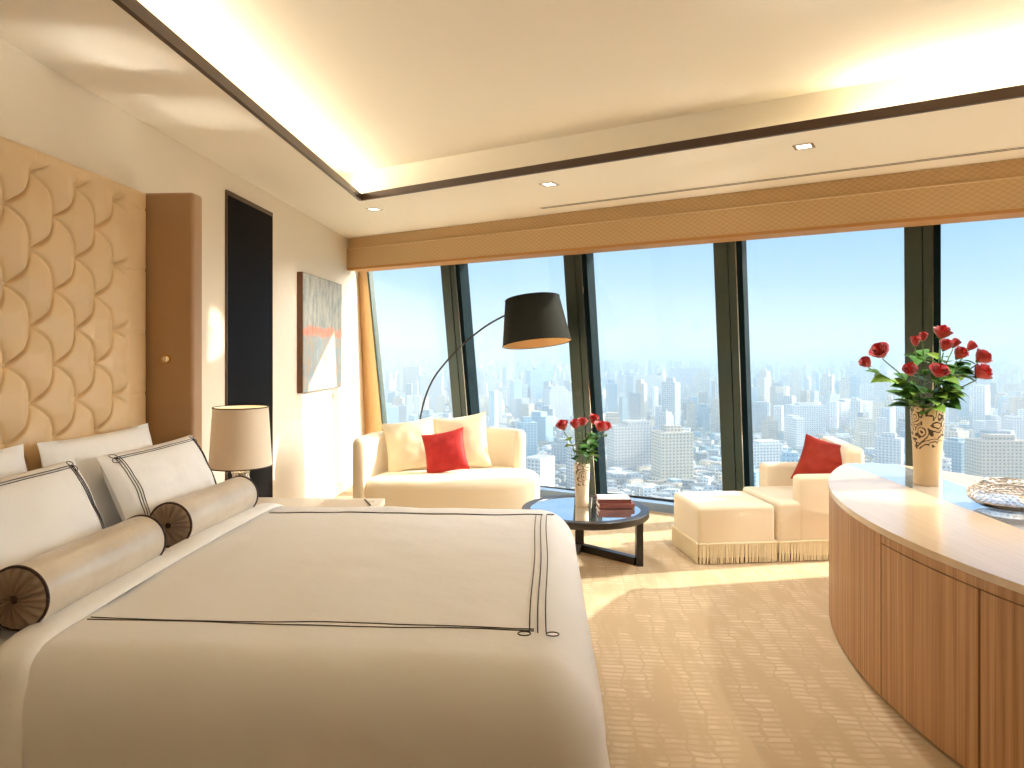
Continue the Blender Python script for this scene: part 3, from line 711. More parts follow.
# ------------------------------------------------------------------ painting
pt = thing('painting', 'large abstract painting in grey, blue and salmon on the left wall', 'painting', (XL, 6.13, 1.06))
def paint_mat():
    m = bpy.data.materials.new('abstract_painting'); m.use_nodes = True; t = m.node_tree; b_ = t.nodes['Principled BSDF']
    tcn = N(t, 'ShaderNodeTexCoord'); sx = N(t, 'ShaderNodeSeparateXYZ'); L(t, tcn.outputs['Object'], sx.inputs[0])
    mp = N(t, 'ShaderNodeMapping'); L(t, tcn.outputs['Object'], mp.inputs[0]); mp.inputs['Scale'].default_value = (1, 7, 2.2); mp.inputs['Rotation'].default_value = (R(18), 0, 0)
    nz = N(t, 'ShaderNodeTexNoise'); nz.inputs['Scale'].default_value = 2.2; nz.inputs['Detail'].default_value = 8; nz.inputs['Roughness'].default_value = 0.75; L(t, mp.outputs[0], nz.inputs['Vector'])
    def ramp(cols):
        r = N(t, 'ShaderNodeValToRGB'); L(t, nz.outputs[0], r.inputs[0]); e = r.color_ramp.elements
        e[0].position, e[0].color = cols[0][0], (*cols[0][1], 1); e[1].position, e[1].color = cols[-1][0], (*cols[-1][1], 1)
        for p_, c_ in cols[1:-1]: q = e.new(p_); q.color = (*c_, 1)
        return r
    up_ = ramp([(0.3, (0.16, 0.18, 0.17)), (0.47, (0.36, 0.37, 0.32)), (0.60, (0.55, 0.50, 0.40)), (0.72, (0.20, 0.27, 0.30))])
    lo = ramp([(0.3, (0.42, 0.22, 0.11)), (0.45, (0.55, 0.42, 0.28)), (0.55, (0.28, 0.40, 0.46)), (0.68, (0.66, 0.58, 0.44))])
    sal = ramp([(0.3, (0.62, 0.20, 0.12)), (0.6, (0.72, 0.36, 0.24))])
    n2 = N(t, 'ShaderNodeTexNoise'); n2.inputs['Scale'].default_value = 5; L(t, tcn.outputs['Object'], n2.inputs['Vector'])
    zz = N(t, 'ShaderNodeMath', operation='MULTIPLY_ADD'); L(t, n2.outputs[0], zz.inputs[0]); zz.inputs[1].default_value = 0.16; L(t, sx.outputs['Z'], zz.inputs[2])
    def gt(v):
        g_ = N(t, 'ShaderNodeMapRange'); g_.inputs['From Min'].default_value = v-0.015; g_.inputs['From Max'].default_value = v+0.015; L(t, zz.outputs[0], g_.inputs[0]); return g_
    m1 = N(t, 'ShaderNodeMix', data_type='RGBA'); L(t, gt(0.55).outputs[0], m1.inputs['Factor']); L(t, lo.outputs[0], m1.inputs['A']); L(t, sal.outputs[0], m1.inputs['B'])
    m2 = N(t, 'ShaderNodeMix', data_type='RGBA'); L(t, gt(0.63).outputs[0], m2.inputs['Factor']); L(t, m1.outputs['Result'], m2.inputs['A']); L(t, up_.outputs[0], m2.inputs['B'])
    L(t, m2.outputs['Result'], b_.inputs['Base Color']); b_.inputs['Roughness'].default_value = 0.6
    return m
G().box((0.045, -0.54, 0.006), (0.050, 0.54, 0.994)).build('canvas', paint_mat(), pt, None)
G().box((0.0, -0.548, 0.0), (0.045, 0.548, 1.0)).build('frame', mat('frame_walnut', (0.16, 0.075, 0.04), 0.5), pt, None)
tag(G().box((0, 0, 0), (0.004, 0.07, 0.05)).build('picture_caption_plate', BEIGEBOARD, None, None, (XL, 6.50, 0.95)), 'tiny beige plate on the wall under the painting', 'wall plate')

# ------------------------------------------------------------------ round sofa
sf = thing('round_sofa', 'cream curved two-seat sofa with wrapping back by the window corner', 'sofa', (-0.8, 5.55, 0))
def sh(p): return (p[0]+0.8, p[1]-5.55)
seat_pts = [(-1.36, 5.17), (-1.10, 5.14), (-0.75, 5.11), (-0.42, 5.13), (-0.16, 5.24), (-0.045, 5.47), (-0.09, 5.72), (-0.30, 5.88), (-0.7, 5.94), (-1.05, 5.86), (-1.28, 5.66), (-1.36, 5.42)]
sp_ = smooth_closed([sh(p) for p in seat_pts], 8)
puff(sp_, 0.02, 0.43, 0.06, 0.012, 6).build('seat', CREAM, sf, 60)
path = smooth_open([Vector((*sh(p), 0)) for p in [(-1.405, 5.14), (-1.415, 5.35), (-1.38, 5.62), (-1.22, 5.86), (-0.95, 5.99), (-0.65, 6.02), (-0.40, 5.97), (-0.245, 5.84), (-0.205, 5.76)]], 8)
g = G(); rings = []
for i, p in enumerate(path):
    t = (path[min(i+1, len(path)-1)]-path[max(i-1, 0)]).normalized(); n_ = Vector((-t.y, t.x, 0))
    u = i/(len(path)-1); hh = 0.752 - 0.012*math.sin(PI*u); e = min(u, 1-u)/0.03
    sh_ = 1.0 if e >= 1 else 0.72+0.28*math.sqrt(max(0, 1-(1-e)**2))
    wd = 0.052*sh_; tp = hh-(1-sh_)*0.10; ring = []
    for (a, z) in [(-wd, 0.02), (-wd, tp-0.05)] + [(-wd*math.cos(q*PI/8), tp-0.05+0.05*math.sin(q*PI/8)) for q in range(1, 8)] + [(wd, tp-0.05), (wd, 0.02)]:
        ring.append(tuple(p + n_*a + Vector((0, 0, z))))
    rings.append(ring)
g.loft(rings); g.build('backrest', CREAM, sf, 60)

def throw(label, w, d, loc, rot, m_, group=None, name='cushion'):
    o = cushion(w, w, d, 22, pinch=0.09, pw_=0.6).build(name, m_, None, 70, weld=1e-6)
    o.location = loc; o.rotation_euler = rot
    tag(o, label, 'cushion', group); return o
throw('cream square cushion at the left end of the round sofa', 0.43, 0.15, (-1.10, 5.62, 0.635), (R(72), R(-7), R(16)), CREAM2, 'cream cushions on the round sofa')
throw('cream square cushion behind the red one, against the sofa back', 0.47, 0.15, (-0.70, 5.75, 0.645), (R(72), R(-8), R(0)), CREAM2, 'cream cushions on the round sofa')
throw('bright red square cushion in the middle of the round sofa', 0.35, 0.13, (-0.80, 5.50, 0.60), (R(68), R(-11), R(2)), RED)

# ------------------------------------------------------------------ arc floor lamp
al = thing('arc_floor_lamp', 'tall arc floor lamp with big black drum shade behind the sofa', 'floor lamp', (-1.15, 6.25, 0))
G().lathe([(0.17, 0), (0.17, 0.018), (0.16, 0.024), (0.0005, 0.026)], 40).build('base', STEEL, al)
arc = smooth_open([Vector(p) for p in [(0, 0, 0.02), (0.0, 0, 0.45), (0.015, -0.01, 0.80), (0.11, -0.04, 1.10), (0.27, -0.09, 1.32), (0.46, -0.15, 1.50), (0.66, -0.21, 1.645), (0.90, -0.29, 1.765)]], 10)
G().tube(arc, 0.0085, 10).build('pole', STEEL, al)
sh_root = drum('lamp_shade', 'lining', 0.295, 0.235, -0.20, 0.19, SHADEB, SHADEIN, al, SHADEB)
sh_root.location = (1.06, -0.33, 1.67); sh_root.rotation_euler = (R(-7), R(-6), 0)
G().lathe([(0.0005, 0.186), (0.232, 0.188)], 40, False).build('diffuser', SHADEIN, sh_root)
G().lathe([(0.0005, -0.05), (0.03, -0.03), (0.04, 0.03), (0.02, 0.08), (0.018, 0.15), (0.0005, 0.16)], 18).build('bulb', mat('arc_bulb', (0.9, 0.85, 0.75), 0.4, emit=((1.0, 0.8, 0.5), 2.0)), sh_root)

# ------------------------------------------------------------------ coffee table
ct = thing('coffee_table', 'round black coffee table with glossy glass top by the window', 'coffee table', (0.262, 4.545, 0))
RT = 0.415
G().lathe([(RT-0.05, 0.335), (RT-0.004, 0.335), (RT, 0.340), (RT, 0.374), (RT-0.004, 0.378), (RT-0.055, 0.378), (RT-0.058, 0.372)], 72, False).build('top_rim', EBONY, ct, 40)
G().lathe([(0.0005, 0.340), (RT-0.05, 0.340), (RT-0.057, 0.374), (0.0005, 0.375)], 64, False).build('glass_top', BLACKGLASS, ct, 40)
A_, B_, C_ = (0.355, 0.02), (-0.02, 0.345), (-0.235, -0.285)
for p in (A_, B_, C_):
    a = math.atan2(p[1], p[0])
    G().box((-0.03, -0.022, 0), (0.03, 0.022, 0.336), Matrix.Translation((p[0], p[1], 0)) @ rot_z(a + PI/2)).build('leg', EBONY, ct, None)
for p, q in ((A_, B_), (B_, C_)):
    d = Vector(q)-Vector(p); m_ = (Vector(p)+Vector(q))/2
    G().box((-d.length/2+0.02, -0.024, 0.0), (d.length/2-0.02, 0.024, 0.05), Matrix.Translation((m_.x, m_.y, 0)) @ rot_z(math.atan2(d.y, d.x))).build('floor_bar', EBONY, ct, None)
def book(label, x, y, z, w, d, h, rz, cov, group):
    r = thing('book', label, 'book', (x, y, z), rz, group)
    g = G(); g.box((-w/2, -d/2, 0), (w/2, d/2, 0.003)); g.box((-w/2, -d/2, h-0.003), (w/2, d/2, h)); g.box((-w/2, -d/2, 0.003), (w/2, -d/2+0.003, h-0.003)); g.build('cover', cov[0], r, None)
    G().box((-w/2+0.004, -d/2+0.004, 0.003), (w/2-0.004, d/2-0.004, h-0.003)).build('pages', WHITEP, r, None)
    if cov[1]: G().box((-w/2+0.004, -d/2+0.006, h), (w/2-0.004, d/2-0.004, h+0.0008)).build('jacket', cov[1], r, None)
    return r
book('plum-coloured book lying lowest on the round coffee table', 0.463, 4.615, 0.378, 0.23, 0.17, 0.03, R(5), (PLUM, None), 'books on the coffee table')
book('book with white cover and plum spine on top of the pair', 0.455, 4.625, 0.408, 0.215, 0.16, 0.026, R(1), (PLUM, WHITEP), 'books on the coffee table')

# ------------------------------------------------------------------ vases and roses
def vase(label, loc, h, r0, r1, m_, nm='vase'):
    r = thing(nm, label, 'vase', loc)
    G().lathe([(r0*0.9, 0), (r0, 0.006), (r0*0.98, h*0.2), (r0*1.02, h*0.45), (r1*0.97, h*0.75), (r1, h*0.93), (r1*0.97, h), (r1*0.90, h), (r1*0.88, h*0.9), (r0*0.85, h*0.3), (r0*0.8, h*0.1), (0.001, h*0.09)], 48, True).build('body', m_, r, 50)
    return r
BV = Vector((2.03, 3.77, 0.697)); SV = Vector((0.245, 4.60, 0.3755))
vase('tall cream vase with carved openwork top standing on the desk', BV, 0.41, 0.067, 0.080, VASEBIG)
vase('small pearly carved vase standing on the round coffee table', SV, 0.285, 0.045, 0.053, VASESMALL)
def bloom_mesh(seed, open_):
    rnd = random.Random(seed); g = G()
    layers = [(3, 0.14, 1.35, 0.9), (4, 0.28, 1.40, 0.95), (5, 0.46, 1.36, 0.95), (5, 0.62, 1.24, 1.0), (5, 0.72*open_, 1.02, 1.05)]
    for li, (n, rad, hgt, wd) in enumerate(layers):
        for k in range(n):
            a0 = 2*PI*(k + 0.37*li)/n + rnd.uniform(-0.15, 0.15); hh = hgt*rnd.uniform(0.93, 1.05)
            flare = 0.03 + 0.12*li*open_/4 + rnd.uniform(0, 0.05); curl = 0.03+0.10*li*open_/4
            def pf(u, v):
                s_ = 2*u-1; wv = math.sin(PI*min(1, v*0.62+0.13))**0.8
                a = a0 + s_*wd*0.95*wv
                rr = rad*(0.30+0.70*math.sin(min(1, v*1.5)*PI/2)) + flare*v*v + 0.03*s_*s_
                z = hh*v*(1-0.10*s_*s_*v) - curl*max(0, v-0.8)*3
                rr += curl*max(0, v-0.78)*2.4
                return (rr*math.cos(a)*0.8, rr*math.sin(a)*0.8, z)
            g.grid(pf, 6, 6)
    me = mesh('rose_bloom', g.V, g.F, 60); me.materials.append(ROSE); return me
def calyx_mesh():
    g = G(); g.lathe([(0.05, -0.22), (0.16, -0.10), (0.24, 0.03), (0.20, 0.12)], 10, True)
    for k in range(5):
        a = 2*PI*k/5
        g.grid(lambda u, v: ((0.2+0.25*v)*math.cos(a)-(u-0.5)*0.16*(1-v)*math.sin(a), (0.2+0.25*v)*math.sin(a)+(u-0.5)*0.16*(1-v)*math.cos(a), 0.05+0.08*v-0.25*v*v), 2, 4)
    me = mesh('calyx', g.V, g.F, 60); me.materials.append(STEM); return me
BL = [bloom_mesh(1, 0.7), bloom_mesh(2, 1.0), bloom_mesh(3, 1.25)]; CX = calyx_mesh()
def leaf_mesh(m_):
    g = G()
    def lf(u, v):
        s_ = 2*u-1; w = 0.36*math.sin(PI*v**0.85)**0.9*(1+0.05*math.sin(v*30))
        return (s_*w, v, 0.10*abs(s_)*w*2 + 0.22*v - 0.38*v*v)
    g.grid(lf, 6, 12); me = mesh('rose_leaf', g.V, g.F, 80); me.materials.append(m_); return me
LFD, LFL = leaf_mesh(LEAF), leaf_mesh(LEAFL)
def rose(label, group, root_pt, tip, size, tilt, kind, nleaf, seed, light=0.25, leaf=0.075):
    """a cut rose: base in the vase, bloom at tip"""
    rnd = random.Random(seed)
    base = Vector(root_pt); tip = Vector(tip)
    r = thing('rose', label, 'rose', base, 0, group)
    d = tip-base; mid = d*0.55 + Vector((0, 0, 0.10*d.length)) - Vector((d.x, d.y, 0))*0.18
    P = smooth_open([Vector((0, 0, 0)), d*0.25 + Vector((0, 0, 0.03)) - Vector((d.x, d.y, 0))*0.08, mid, d - Vector((0, 0, size*0.15))], 6)
    G().tube(P, 0.0032, 6).build('stem', STEM, r, 60)
    ax = (P[-1]-P[-3]).normalized(); ax = (ax*0.5 + Vector(tilt)).normalized()
    q = ax.to_track_quat('Z', 'Y').to_euler()
    b_ = link('bloom', BL[kind], None, r, d, q); b_.scale = (size*0.5,)*3
    c_ = link('calyx', CX, None, r, d, q); c_.scale = (size*0.5,)*3
    for k in range(nleaf):
        i = int(len(P)*(0.34+0.54*rnd.random())); i = min(i, len(P)-3)
        az = math.atan2(d.y, d.x) + rnd.uniform(-2.2, 2.2)
        lo = link('leaf', LFL if rnd.random() < light else LFD, None, r, P[i], (rnd.uniform(-0.5, 0.6), rnd.uniform(-0.5, 0.5), az-PI/2))
        s_ = leaf*rnd.uniform(0.75, 1.2); lo.scale = (s_, s_, s_)
SC = 3.69/690
big = [(872, 366, 0.02, 15, 'at the far left tip of the tall bouquet'), (884, 356, 0.0, 20, 'second from the left, just above the leftmost bloom of the tall bouquet'),
       (903, 374, -0.08, 17, 'low left at the front of the tall bouquet'), (925, 375, -0.11, 18, 'low in the middle front of the tall bouquet, facing out'),
       (916, 346, 0.0, 14, 'at the upper left of the tall bouquet, before the window post'), (930, 341, 0.06, 13, 'behind the topmost bloom of the tall bouquet'),
       (941, 338, 0.0, 18, 'topmost of the tall bouquet'), (937, 350, -0.06, 16, 'just under the topmost bloom of the tall bouquet'),
       (949, 358, -0.07, 17, 'right of centre in the tall bouquet'), (957, 347, 0.03, 13, 'slim bud third from the right along the top of the tall bouquet'),
       (968, 350, 0.0, 14, 'second from the right at the top of the tall bouquet'), (978, 361, 0.0, 18, 'at the far right tip of the tall bouquet'),
       (968, 376, -0.07, 20, 'large open one low on the right of the tall bouquet')]
fwd = Vector((-math.sin(YAW), math.cos(YAW), 0)); rgt = Vector((math.cos(YAW), math.sin(YAW), 0))
for i, (bx, by, dd, sz, lab) in enumerate(big):
    ox, oz = (bx-928)*SC, (EYE-(by-352)*SC) - (BV.z+0.30)
    tip = BV + rgt*ox + fwd*dd + Vector((0, 0, 0.30+oz))
    a = math.atan2(dd-0.02, ox)
    base = BV + Vector((0.045*math.cos(a), 0.045*math.sin(a), 0.30))
    rose('red rose '+lab, 'red roses in the tall vase', base, tip, sz*SC*1.05, rgt*(ox*2.2)+fwd*(-0.45+dd*2)+Vector((0, 0, 0.75)), 2 if sz > 17 else (1 if sz > 14 else 0), 8, 100+i, 0.3, 0.095)
SS = 4.56/690
small = [(566, 430, 0.02, 14, 'leftmost of the small bouquet'), (577, 428, -0.05, 13, 'second from the left in the small bouquet'), (585, 427, 0.05, 12, 'in the middle back of the small bouquet'),
         (595, 424, 0.0, 14, 'topmost of the small bouquet'), (600, 430, -0.06, 14, 'at the front right of the small bouquet'), (607, 431, 0.02, 13, 'rightmost of the small bouquet')]
for i, (bx, by, dd, sz, lab) in enumerate(small):
    ox, oz = (bx-584)*SS, (EYE-(by-352)*SS) - (SV.z+0.20)
    tip = SV + rgt*ox + fwd*dd + Vector((0, 0, 0.20+oz)); a = math.atan2(dd-0.02, ox)
    base = SV + Vector((0.025*math.cos(a), 0.025*math.sin(a), 0.20))
    rose('red rose '+lab+' on the coffee table', 'red roses in the small vase', base, tip, sz*SS*1.05, rgt*(ox*1.5)+fwd*(-0.4)+Vector((0, 0, 0.9)), 1 if i % 2 else 2, 6, 300+i, 0.15, 0.075)

# ------------------------------------------------------------------ armchair and ottoman
AZ = R(8.7); O0 = Vector((1.008, 4.590, 0))
def fringe(g, x0, y0, x1, y1, z0, z1, rnd, out):
    ln = math.hypot(x1-x0, y1-y0); n = int(ln/0.0100); d = Vector((x1-x0, y1-y0, 0))/ln; nn = Vector((d.y, -d.x, 0))
    for i in range(n):
        t = (i+0.5)/n*ln; j = rnd.uniform(-0.002, 0.002)
        p = Vector((x0, y0, 0)) + d*(t+j) + nn*(0.004+rnd.uniform(0, 0.003))
        q = p + d*rnd.uniform(-0.004, 0.004)
        zz = z0+rnd.uniform(0, 0.006)
        g.tube([(p.x, p.y, z1), ((p.x+q.x)/2+nn.x*0.002, (p.y+q.y)/2+nn.y*0.002, (z0+z1)/2), (q.x, q.y, zz)], [0.0038, 0.0042, 0.0036], 5)
    b0 = Vector((x0, y0, 0)); b1 = Vector((x1, y1, 0))
    g.tube([tuple(b0+nn*0.004+Vector((0, 0, z1))), tuple(b1+nn*0.004+Vector((0, 0, z1)))], 0.007, 6)
ot = thing('ottoman', 'square cream ottoman with long fringe in front of the armchair', 'ottoman', O0, AZ)
def owarp(p): return [p[0], p[1], p[2] + (0.012*(1-((p[0]-0.265)/0.27)**2)*(1-((p[1]-0.25)/0.26)**2) if p[2] > 0.3 else 0)]
rbox((0.53, 0.50, 0.345), (0.025, 0.025, 0.03), (0.265, 0.25, 0.2075), 4, 6, owarp).build('body', CREAM, ot, 60, weld=1e-5)
rnd = random.Random(5); g = G()
for q in ((0, 0, 0.53, 0), (0.53, 0, 0.53, 0.50), (0.53, 0.50, 0, 0.50), (0, 0.50, 0, 0)): fringe(g, *q, 0.004, 0.135, rnd, 1)
o = g.build('fringe', FRINGE, ot, 60); o['kind'] = 'stuff'; o['label'] = 'pale gold thread fringe'

ac = thing('armchair', 'low cream fringed armchair facing the coffee table, behind the curved desk', 'armchair', O0, AZ)
def awarp(p): return p
rbox((0.62, 0.56, 0.34), (0.025, 0.025, 0.03), (0.86, 0.285, 0.22), 4, 5, lambda p: [p[0], p[1], p[2]+(0.008 if p[2] > 0.3 else 0)]).build('seat', CREAM, ac, 60, weld=1e-5)
# side arms: rounded slabs
def arm(y0, y1, x0, x1, ztop, nm):
    rbox((x1-x0, y1-y0, ztop-0.03), (0.035, 0.035, 0.035), ((x0+x1)/2, (y0+y1)/2, (ztop+0.03)/2), 4, 4).build(nm, CREAM, ac, 60, weld=1e-5)
arm(0.0, 0.10, 0.69, 1.16, 0.572, 'arm'); arm(0.57, 0.68, 0.73, 1.26, 0.560, 'arm')
rbox((0.13, 0.68, 0.72), (0.04, 0.04, 0.04), (1.105, 0.34, 0.39), 4, 5, lambda p: [p[0]+0.18*p[1]/0.68, p[1], p[2]]).build('backrest', CREAM, ac, 60, weld=1e-5)
g = G()
for q in ((0.55, 0, 1.17, 0), (1.17, 0, 1.35, 0.68), (1.35, 0.68, 0.76, 0.68), (0.55, 0.56, 0.55, 0)): fringe(g, *q, 0.004, 0.135, rnd, 1)
o = g.build('fringe', FRINGE, ac, 60); o['kind'] = 'stuff'; o['label'] = 'pale gold thread fringe'
cpos = rot_z(AZ) @ Vector((1.0, 0.23, 0.615)) + O0
throw('rust red square cushion leaning in the fringed armchair', 0.35, 0.14, cpos, (R(66), R(12), R(-36)), RUST)

# ------------------------------------------------------------------ curved desk
DKC = Vector((4.0, 2.85)); DKR = 2.65; XI = 1.89; XO = 2.20; ZD = 0.695
def arcpts(r, xlim, n=48, sgn=1):
    half = math.acos((DKC.x-xlim)/r); return [(DKC.x-r*math.cos(-half+2*half*i/n), DKC.y+r*math.sin(-half+2*half*i/n)) for i in range(n+1)]
dk = thing('curved_desk', 'lens-shaped veneered desk with white glass centre strip at the right', 'desk', (2.045, 2.85, 0))
def dl(pts): return [(p[0]-2.045, p[1]-2.85) for p in pts]
arcL = arcpts(DKR, XI)
seg_pts = dl(arcL)                                     # runs from low y to high y along the left arc
top_l = seg_pts[::-1]
def leaf_top(pts, nm):
    g = G(); g.prism(pts, ZD-0.028, ZD); return g.build(nm, WOODT, dk, 30)
leaf_top(seg_pts[::-1], 'top_panel')
leaf_top([(-p[0], p[1]) for p in seg_pts], 'top_panel')
yb0, yb1 = arcL[0][1]-2.85, arcL[-1][1]-2.85
gl_ = XI-2.045
G().box((gl_, yb0, ZD-0.03), (-gl_, 0.46, ZD+0.002)).build('glass_top', GLASSW, dk, None)
G().box((gl_, 0.464, ZD-0.03), (-gl_, yb1, ZD+0.002)).build('glass_top', GLASSW, dk, None)
# fronts: curved doors with dark gaps, both sides
gaps = [yb0, 2.02-2.85-0.55, 2.215-2.85, 2.85-2.85, yb1]
def front(y0, y1, r, thick, z0, z1, nm, m_, side):
    n = 24; outer = []; inner = []
    for i in range(n+1):
        y = y0+(y1-y0)*i/n
        xo = -(math.sqrt(max(0, r*r-y*y))) + DKC.x - 2.045; xi = -(math.sqrt(max(0, (r-thick)**2-y*y))) + DKC.x - 2.045
        outer.append((side*xo, y)); inner.append((side*xi, y))
    pts = outer + inner[::-1]
    if side > 0: pts = pts[::-1]
    return G().prism(pts, z0, z1).build(nm, m_, dk, 30)
yL = 1.55
cuts = [-yL, -0.54, 0.0, yL]
for side in (1, -1):
    for i in range(3):
        front(cuts[i]+0.004, cuts[i+1]-0.004, DKR-0.003, 0.022, 0.012, 0.628 if i < 2 else ZD-0.03, 'door' if i < 2 else 'end_panel', WOODV, side)
    front(-yL, -0.004, DKR-0.003, 0.022, 0.632, ZD-0.03, 'fascia', WOODV, side)
    front(-yL+0.02, yL-0.02, DKR-0.03, 0.02, 0.0, ZD-0.03, 'carcass', DARK, side)
G().box((gl_-0.03, yb0+0.06, 0), (-gl_+0.03, yb0+0.09, ZD-0.03)).build('end_wall', WOODV, dk, None)
G().box((gl_+0.0, yb1-0.06, 0), (-gl_, yb1-0.03, ZD-0.03)).build('end_wall', WOODV, dk, None)

# filigree bowl
bw = thing('openwork_bowl', 'round silver openwork bowl on the glass strip of the desk', 'bowl', (2.075, 3.19, ZD+0.002))
bm = bmesh.new(); bmesh.ops.create_icosphere(bm, subdivisions=4, radius=1.0)
rnd = random.Random(3)
for v in bm.verts:
    v.co += Vector((rnd.uniform(-1, 1), rnd.uniform(-1, 1), rnd.uniform(-1, 1)))*0.022
bmesh.ops.delete(bm, geom=[v for v in bm.verts if v.co.z > 0.80 or v.co.z < -0.30], context='VERTS')
for v in bm.verts:
    v.co = Vector((v.co.x*0.158, v.co.y*0.158, 0.060 + v.co.z*0.078))
me = bpy.data.meshes.new('lattice'); bm.to_mesh(me); bm.free()
lt = link('lattice', me, SILVER, bw); wf = lt.modifiers.new('wire', 'WIREFRAME'); wf.thickness = 0.0042; wf.use_even_offset = False
G().lathe([(0.06, 0.0), (0.07, 0.002), (0.115, 0.012), (0.145, 0.032), (0.152, 0.040), (0.148, 0.042), (0.11, 0.018), (0.06, 0.008), (0.0005, 0.007)], 48).build('dish', CLEAR, bw, 60)
G().tube([(0.095*math.cos(2*PI*k/48), 0.095*math.sin(2*PI*k/48), 0.1225) for k in range(49)], 0.004, 8, False).build('rim', SILVER, bw, 60)
G().tube([(0.152*math.cos(2*PI*k/48), 0.152*math.sin(2*PI*k/48), 0.040) for k in range(49)], 0.003, 8, False).build('band', SILVER, bw, 60)

# ------------------------------------------------------------------ the city far below
GZ = -150.0
def city_mat(name, wall, glass, roof):
    m = bpy.data.materials.new(name); m.use_nodes = True; t = m.node_tree; b_ = t.nodes['Principled BSDF']
    uv = N(t, 'ShaderNodeUVMap'); sx = N(t, 'ShaderNodeSeparateXYZ'); L(t, uv.outputs[0], sx.inputs[0])
    def band(out, period, lo, hi):
        d_ = N(t, 'ShaderNodeMath', operation='DIVIDE'); L(t, out, d_.inputs[0]); d_.inputs[1].default_value = period
        f_ = N(t, 'ShaderNodeMath', operation='FRACT'); L(t, d_.outputs[0], f_.inputs[0])
        a = N(t, 'ShaderNodeMath', operation='GREATER_THAN'); L(t, f_.outputs[0], a.inputs[0]); a.inputs[1].default_value = lo
        c = N(t, 'ShaderNodeMath', operation='LESS_THAN'); L(t, f_.outputs[0], c.inputs[0]); c.inputs[1].default_value = hi
        p = N(t, 'ShaderNodeMath', operation='MULTIPLY'); L(t, a.outputs[0], p.inputs[0]); L(t, c.outputs[0], p.inputs[1]); return p
    p = N(t, 'ShaderNodeMath', operation='MULTIPLY'); L(t, band(sx.outputs['X'], 4.2, 0.25, 0.78).outputs[0], p.inputs[0]); L(t, band(sx.outputs['Y'], 3.6, 0.3, 0.8).outputs[0], p.inputs[1])
    geo = N(t, 'ShaderNodeNewGeometry'); sn = N(t, 'ShaderNodeSeparateXYZ'); L(t, geo.outputs['Normal'], sn.inputs[0])
    isr = N(t, 'ShaderNodeMath', operation='GREATER_THAN'); L(t, sn.outputs['Z'], isr.inputs[0]); isr.inputs[1].default_value = 0.5
    mx1 = N(t, 'ShaderNodeMix', data_type='RGBA'); L(t, p.outputs[0], mx1.inputs['Factor']); mx1.inputs['A'].default_value = (*wall, 1); mx1.inputs['B'].default_value = (*glass, 1)
    mx2 = N(t, 'ShaderNodeMix', data_type='RGBA'); L(t, isr.outputs[0], mx2.inputs['Factor']); L(t, mx1.outputs['Result'], mx2.inputs['A']); mx2.inputs['B'].default_value = (*roof, 1)
    # each building a slightly different tone
    oi = N(t, 'ShaderNodeAttribute'); oi.attribute_name = 'tone'
    ml = N(t, 'ShaderNodeVectorMath', operation='SCALE'); L(t, mx2.outputs['Result'], ml.inputs[0]); L(t, oi.outputs['Fac'], ml.inputs['Scale'])
    L(t, ml.outputs[0], b_.inputs['Base Color']); b_.inputs['Roughness'].default_value = 0.8; b_.inputs['Specular IOR Level'].default_value = 0.2
    return m
CK = 1.0
def ck(c): return tuple(x*CK for x in c)
CM = {'white': city_mat('white_tower', ck((0.80, 0.78, 0.74)), ck((0.25, 0.30, 0.36)), ck((0.55, 0.53, 0.50))),
      'beige': city_mat('beige_tower', ck((0.78, 0.66, 0.48)), ck((0.28, 0.25, 0.22)), ck((0.50, 0.42, 0.34))),
      'blue': city_mat('blue_glass_tower', ck((0.36, 0.50, 0.58)), ck((0.14, 0.28, 0.36)), ck((0.40, 0.45, 0.48))),
      'grey': city_mat('grey_tower', ck((0.52, 0.54, 0.56)), ck((0.20, 0.24, 0.28)), ck((0.42, 0.42, 0.42)))}
def box_data(V, F, U, cx, cyy, z0, a, b, h, rz):
    c, s = math.cos(rz), math.sin(rz); n = len(V)
    P = [(-a, -b), (a, -b), (a, b), (-a, b)]
    for z in (z0, z0+h):
        for (x, y) in P: V.append((cx+x*c-y*s, cyy+x*s+y*c, z))
    u = 0
    for i in range(4):
        j = (i+1) % 4; ln = 2*(a if i % 2 == 0 else b)
        F.append((n+i, n+j, n+4+j, n+4+i)); U += [(u, 0), (u+ln, 0), (u+ln, h), (u, h)]; u += ln+1.3
    F.append((n+4, n+5, n+6, n+7)); U += [(0, 0), (1, 0), (1, 1), (0, 1)]
def city_mesh(nm, V, F, U, tone):
    me = bpy.data.meshes.new(nm); me.from_pydata(V, [], F)
    uvl = me.uv_layers.new(name='UVMap'); uvl.data.foreach_set('uv', np.array(U, dtype=np.float32).ravel())
    at = me.attributes.new('tone', 'FLOAT', 'FACE'); at.data.foreach_set('value', np.array(tone, dtype=np.float32))
    me.update(); return me
rc = random.Random(21)
taken = []
def free(x, y, r):
    for (a, b_, q) in taken:
        if abs(a-x) < q+r and abs(b_-y) < q+r: return False
    taken.append((x, y, r)); return True
kinds = ['white']*4 + ['beige']*3 + ['blue']*2 + ['grey']*2
CW = {'white': 'pale white', 'beige': 'sandy beige', 'blue': 'bluish glass', 'grey': 'light grey'}
count = 0; tries = 0
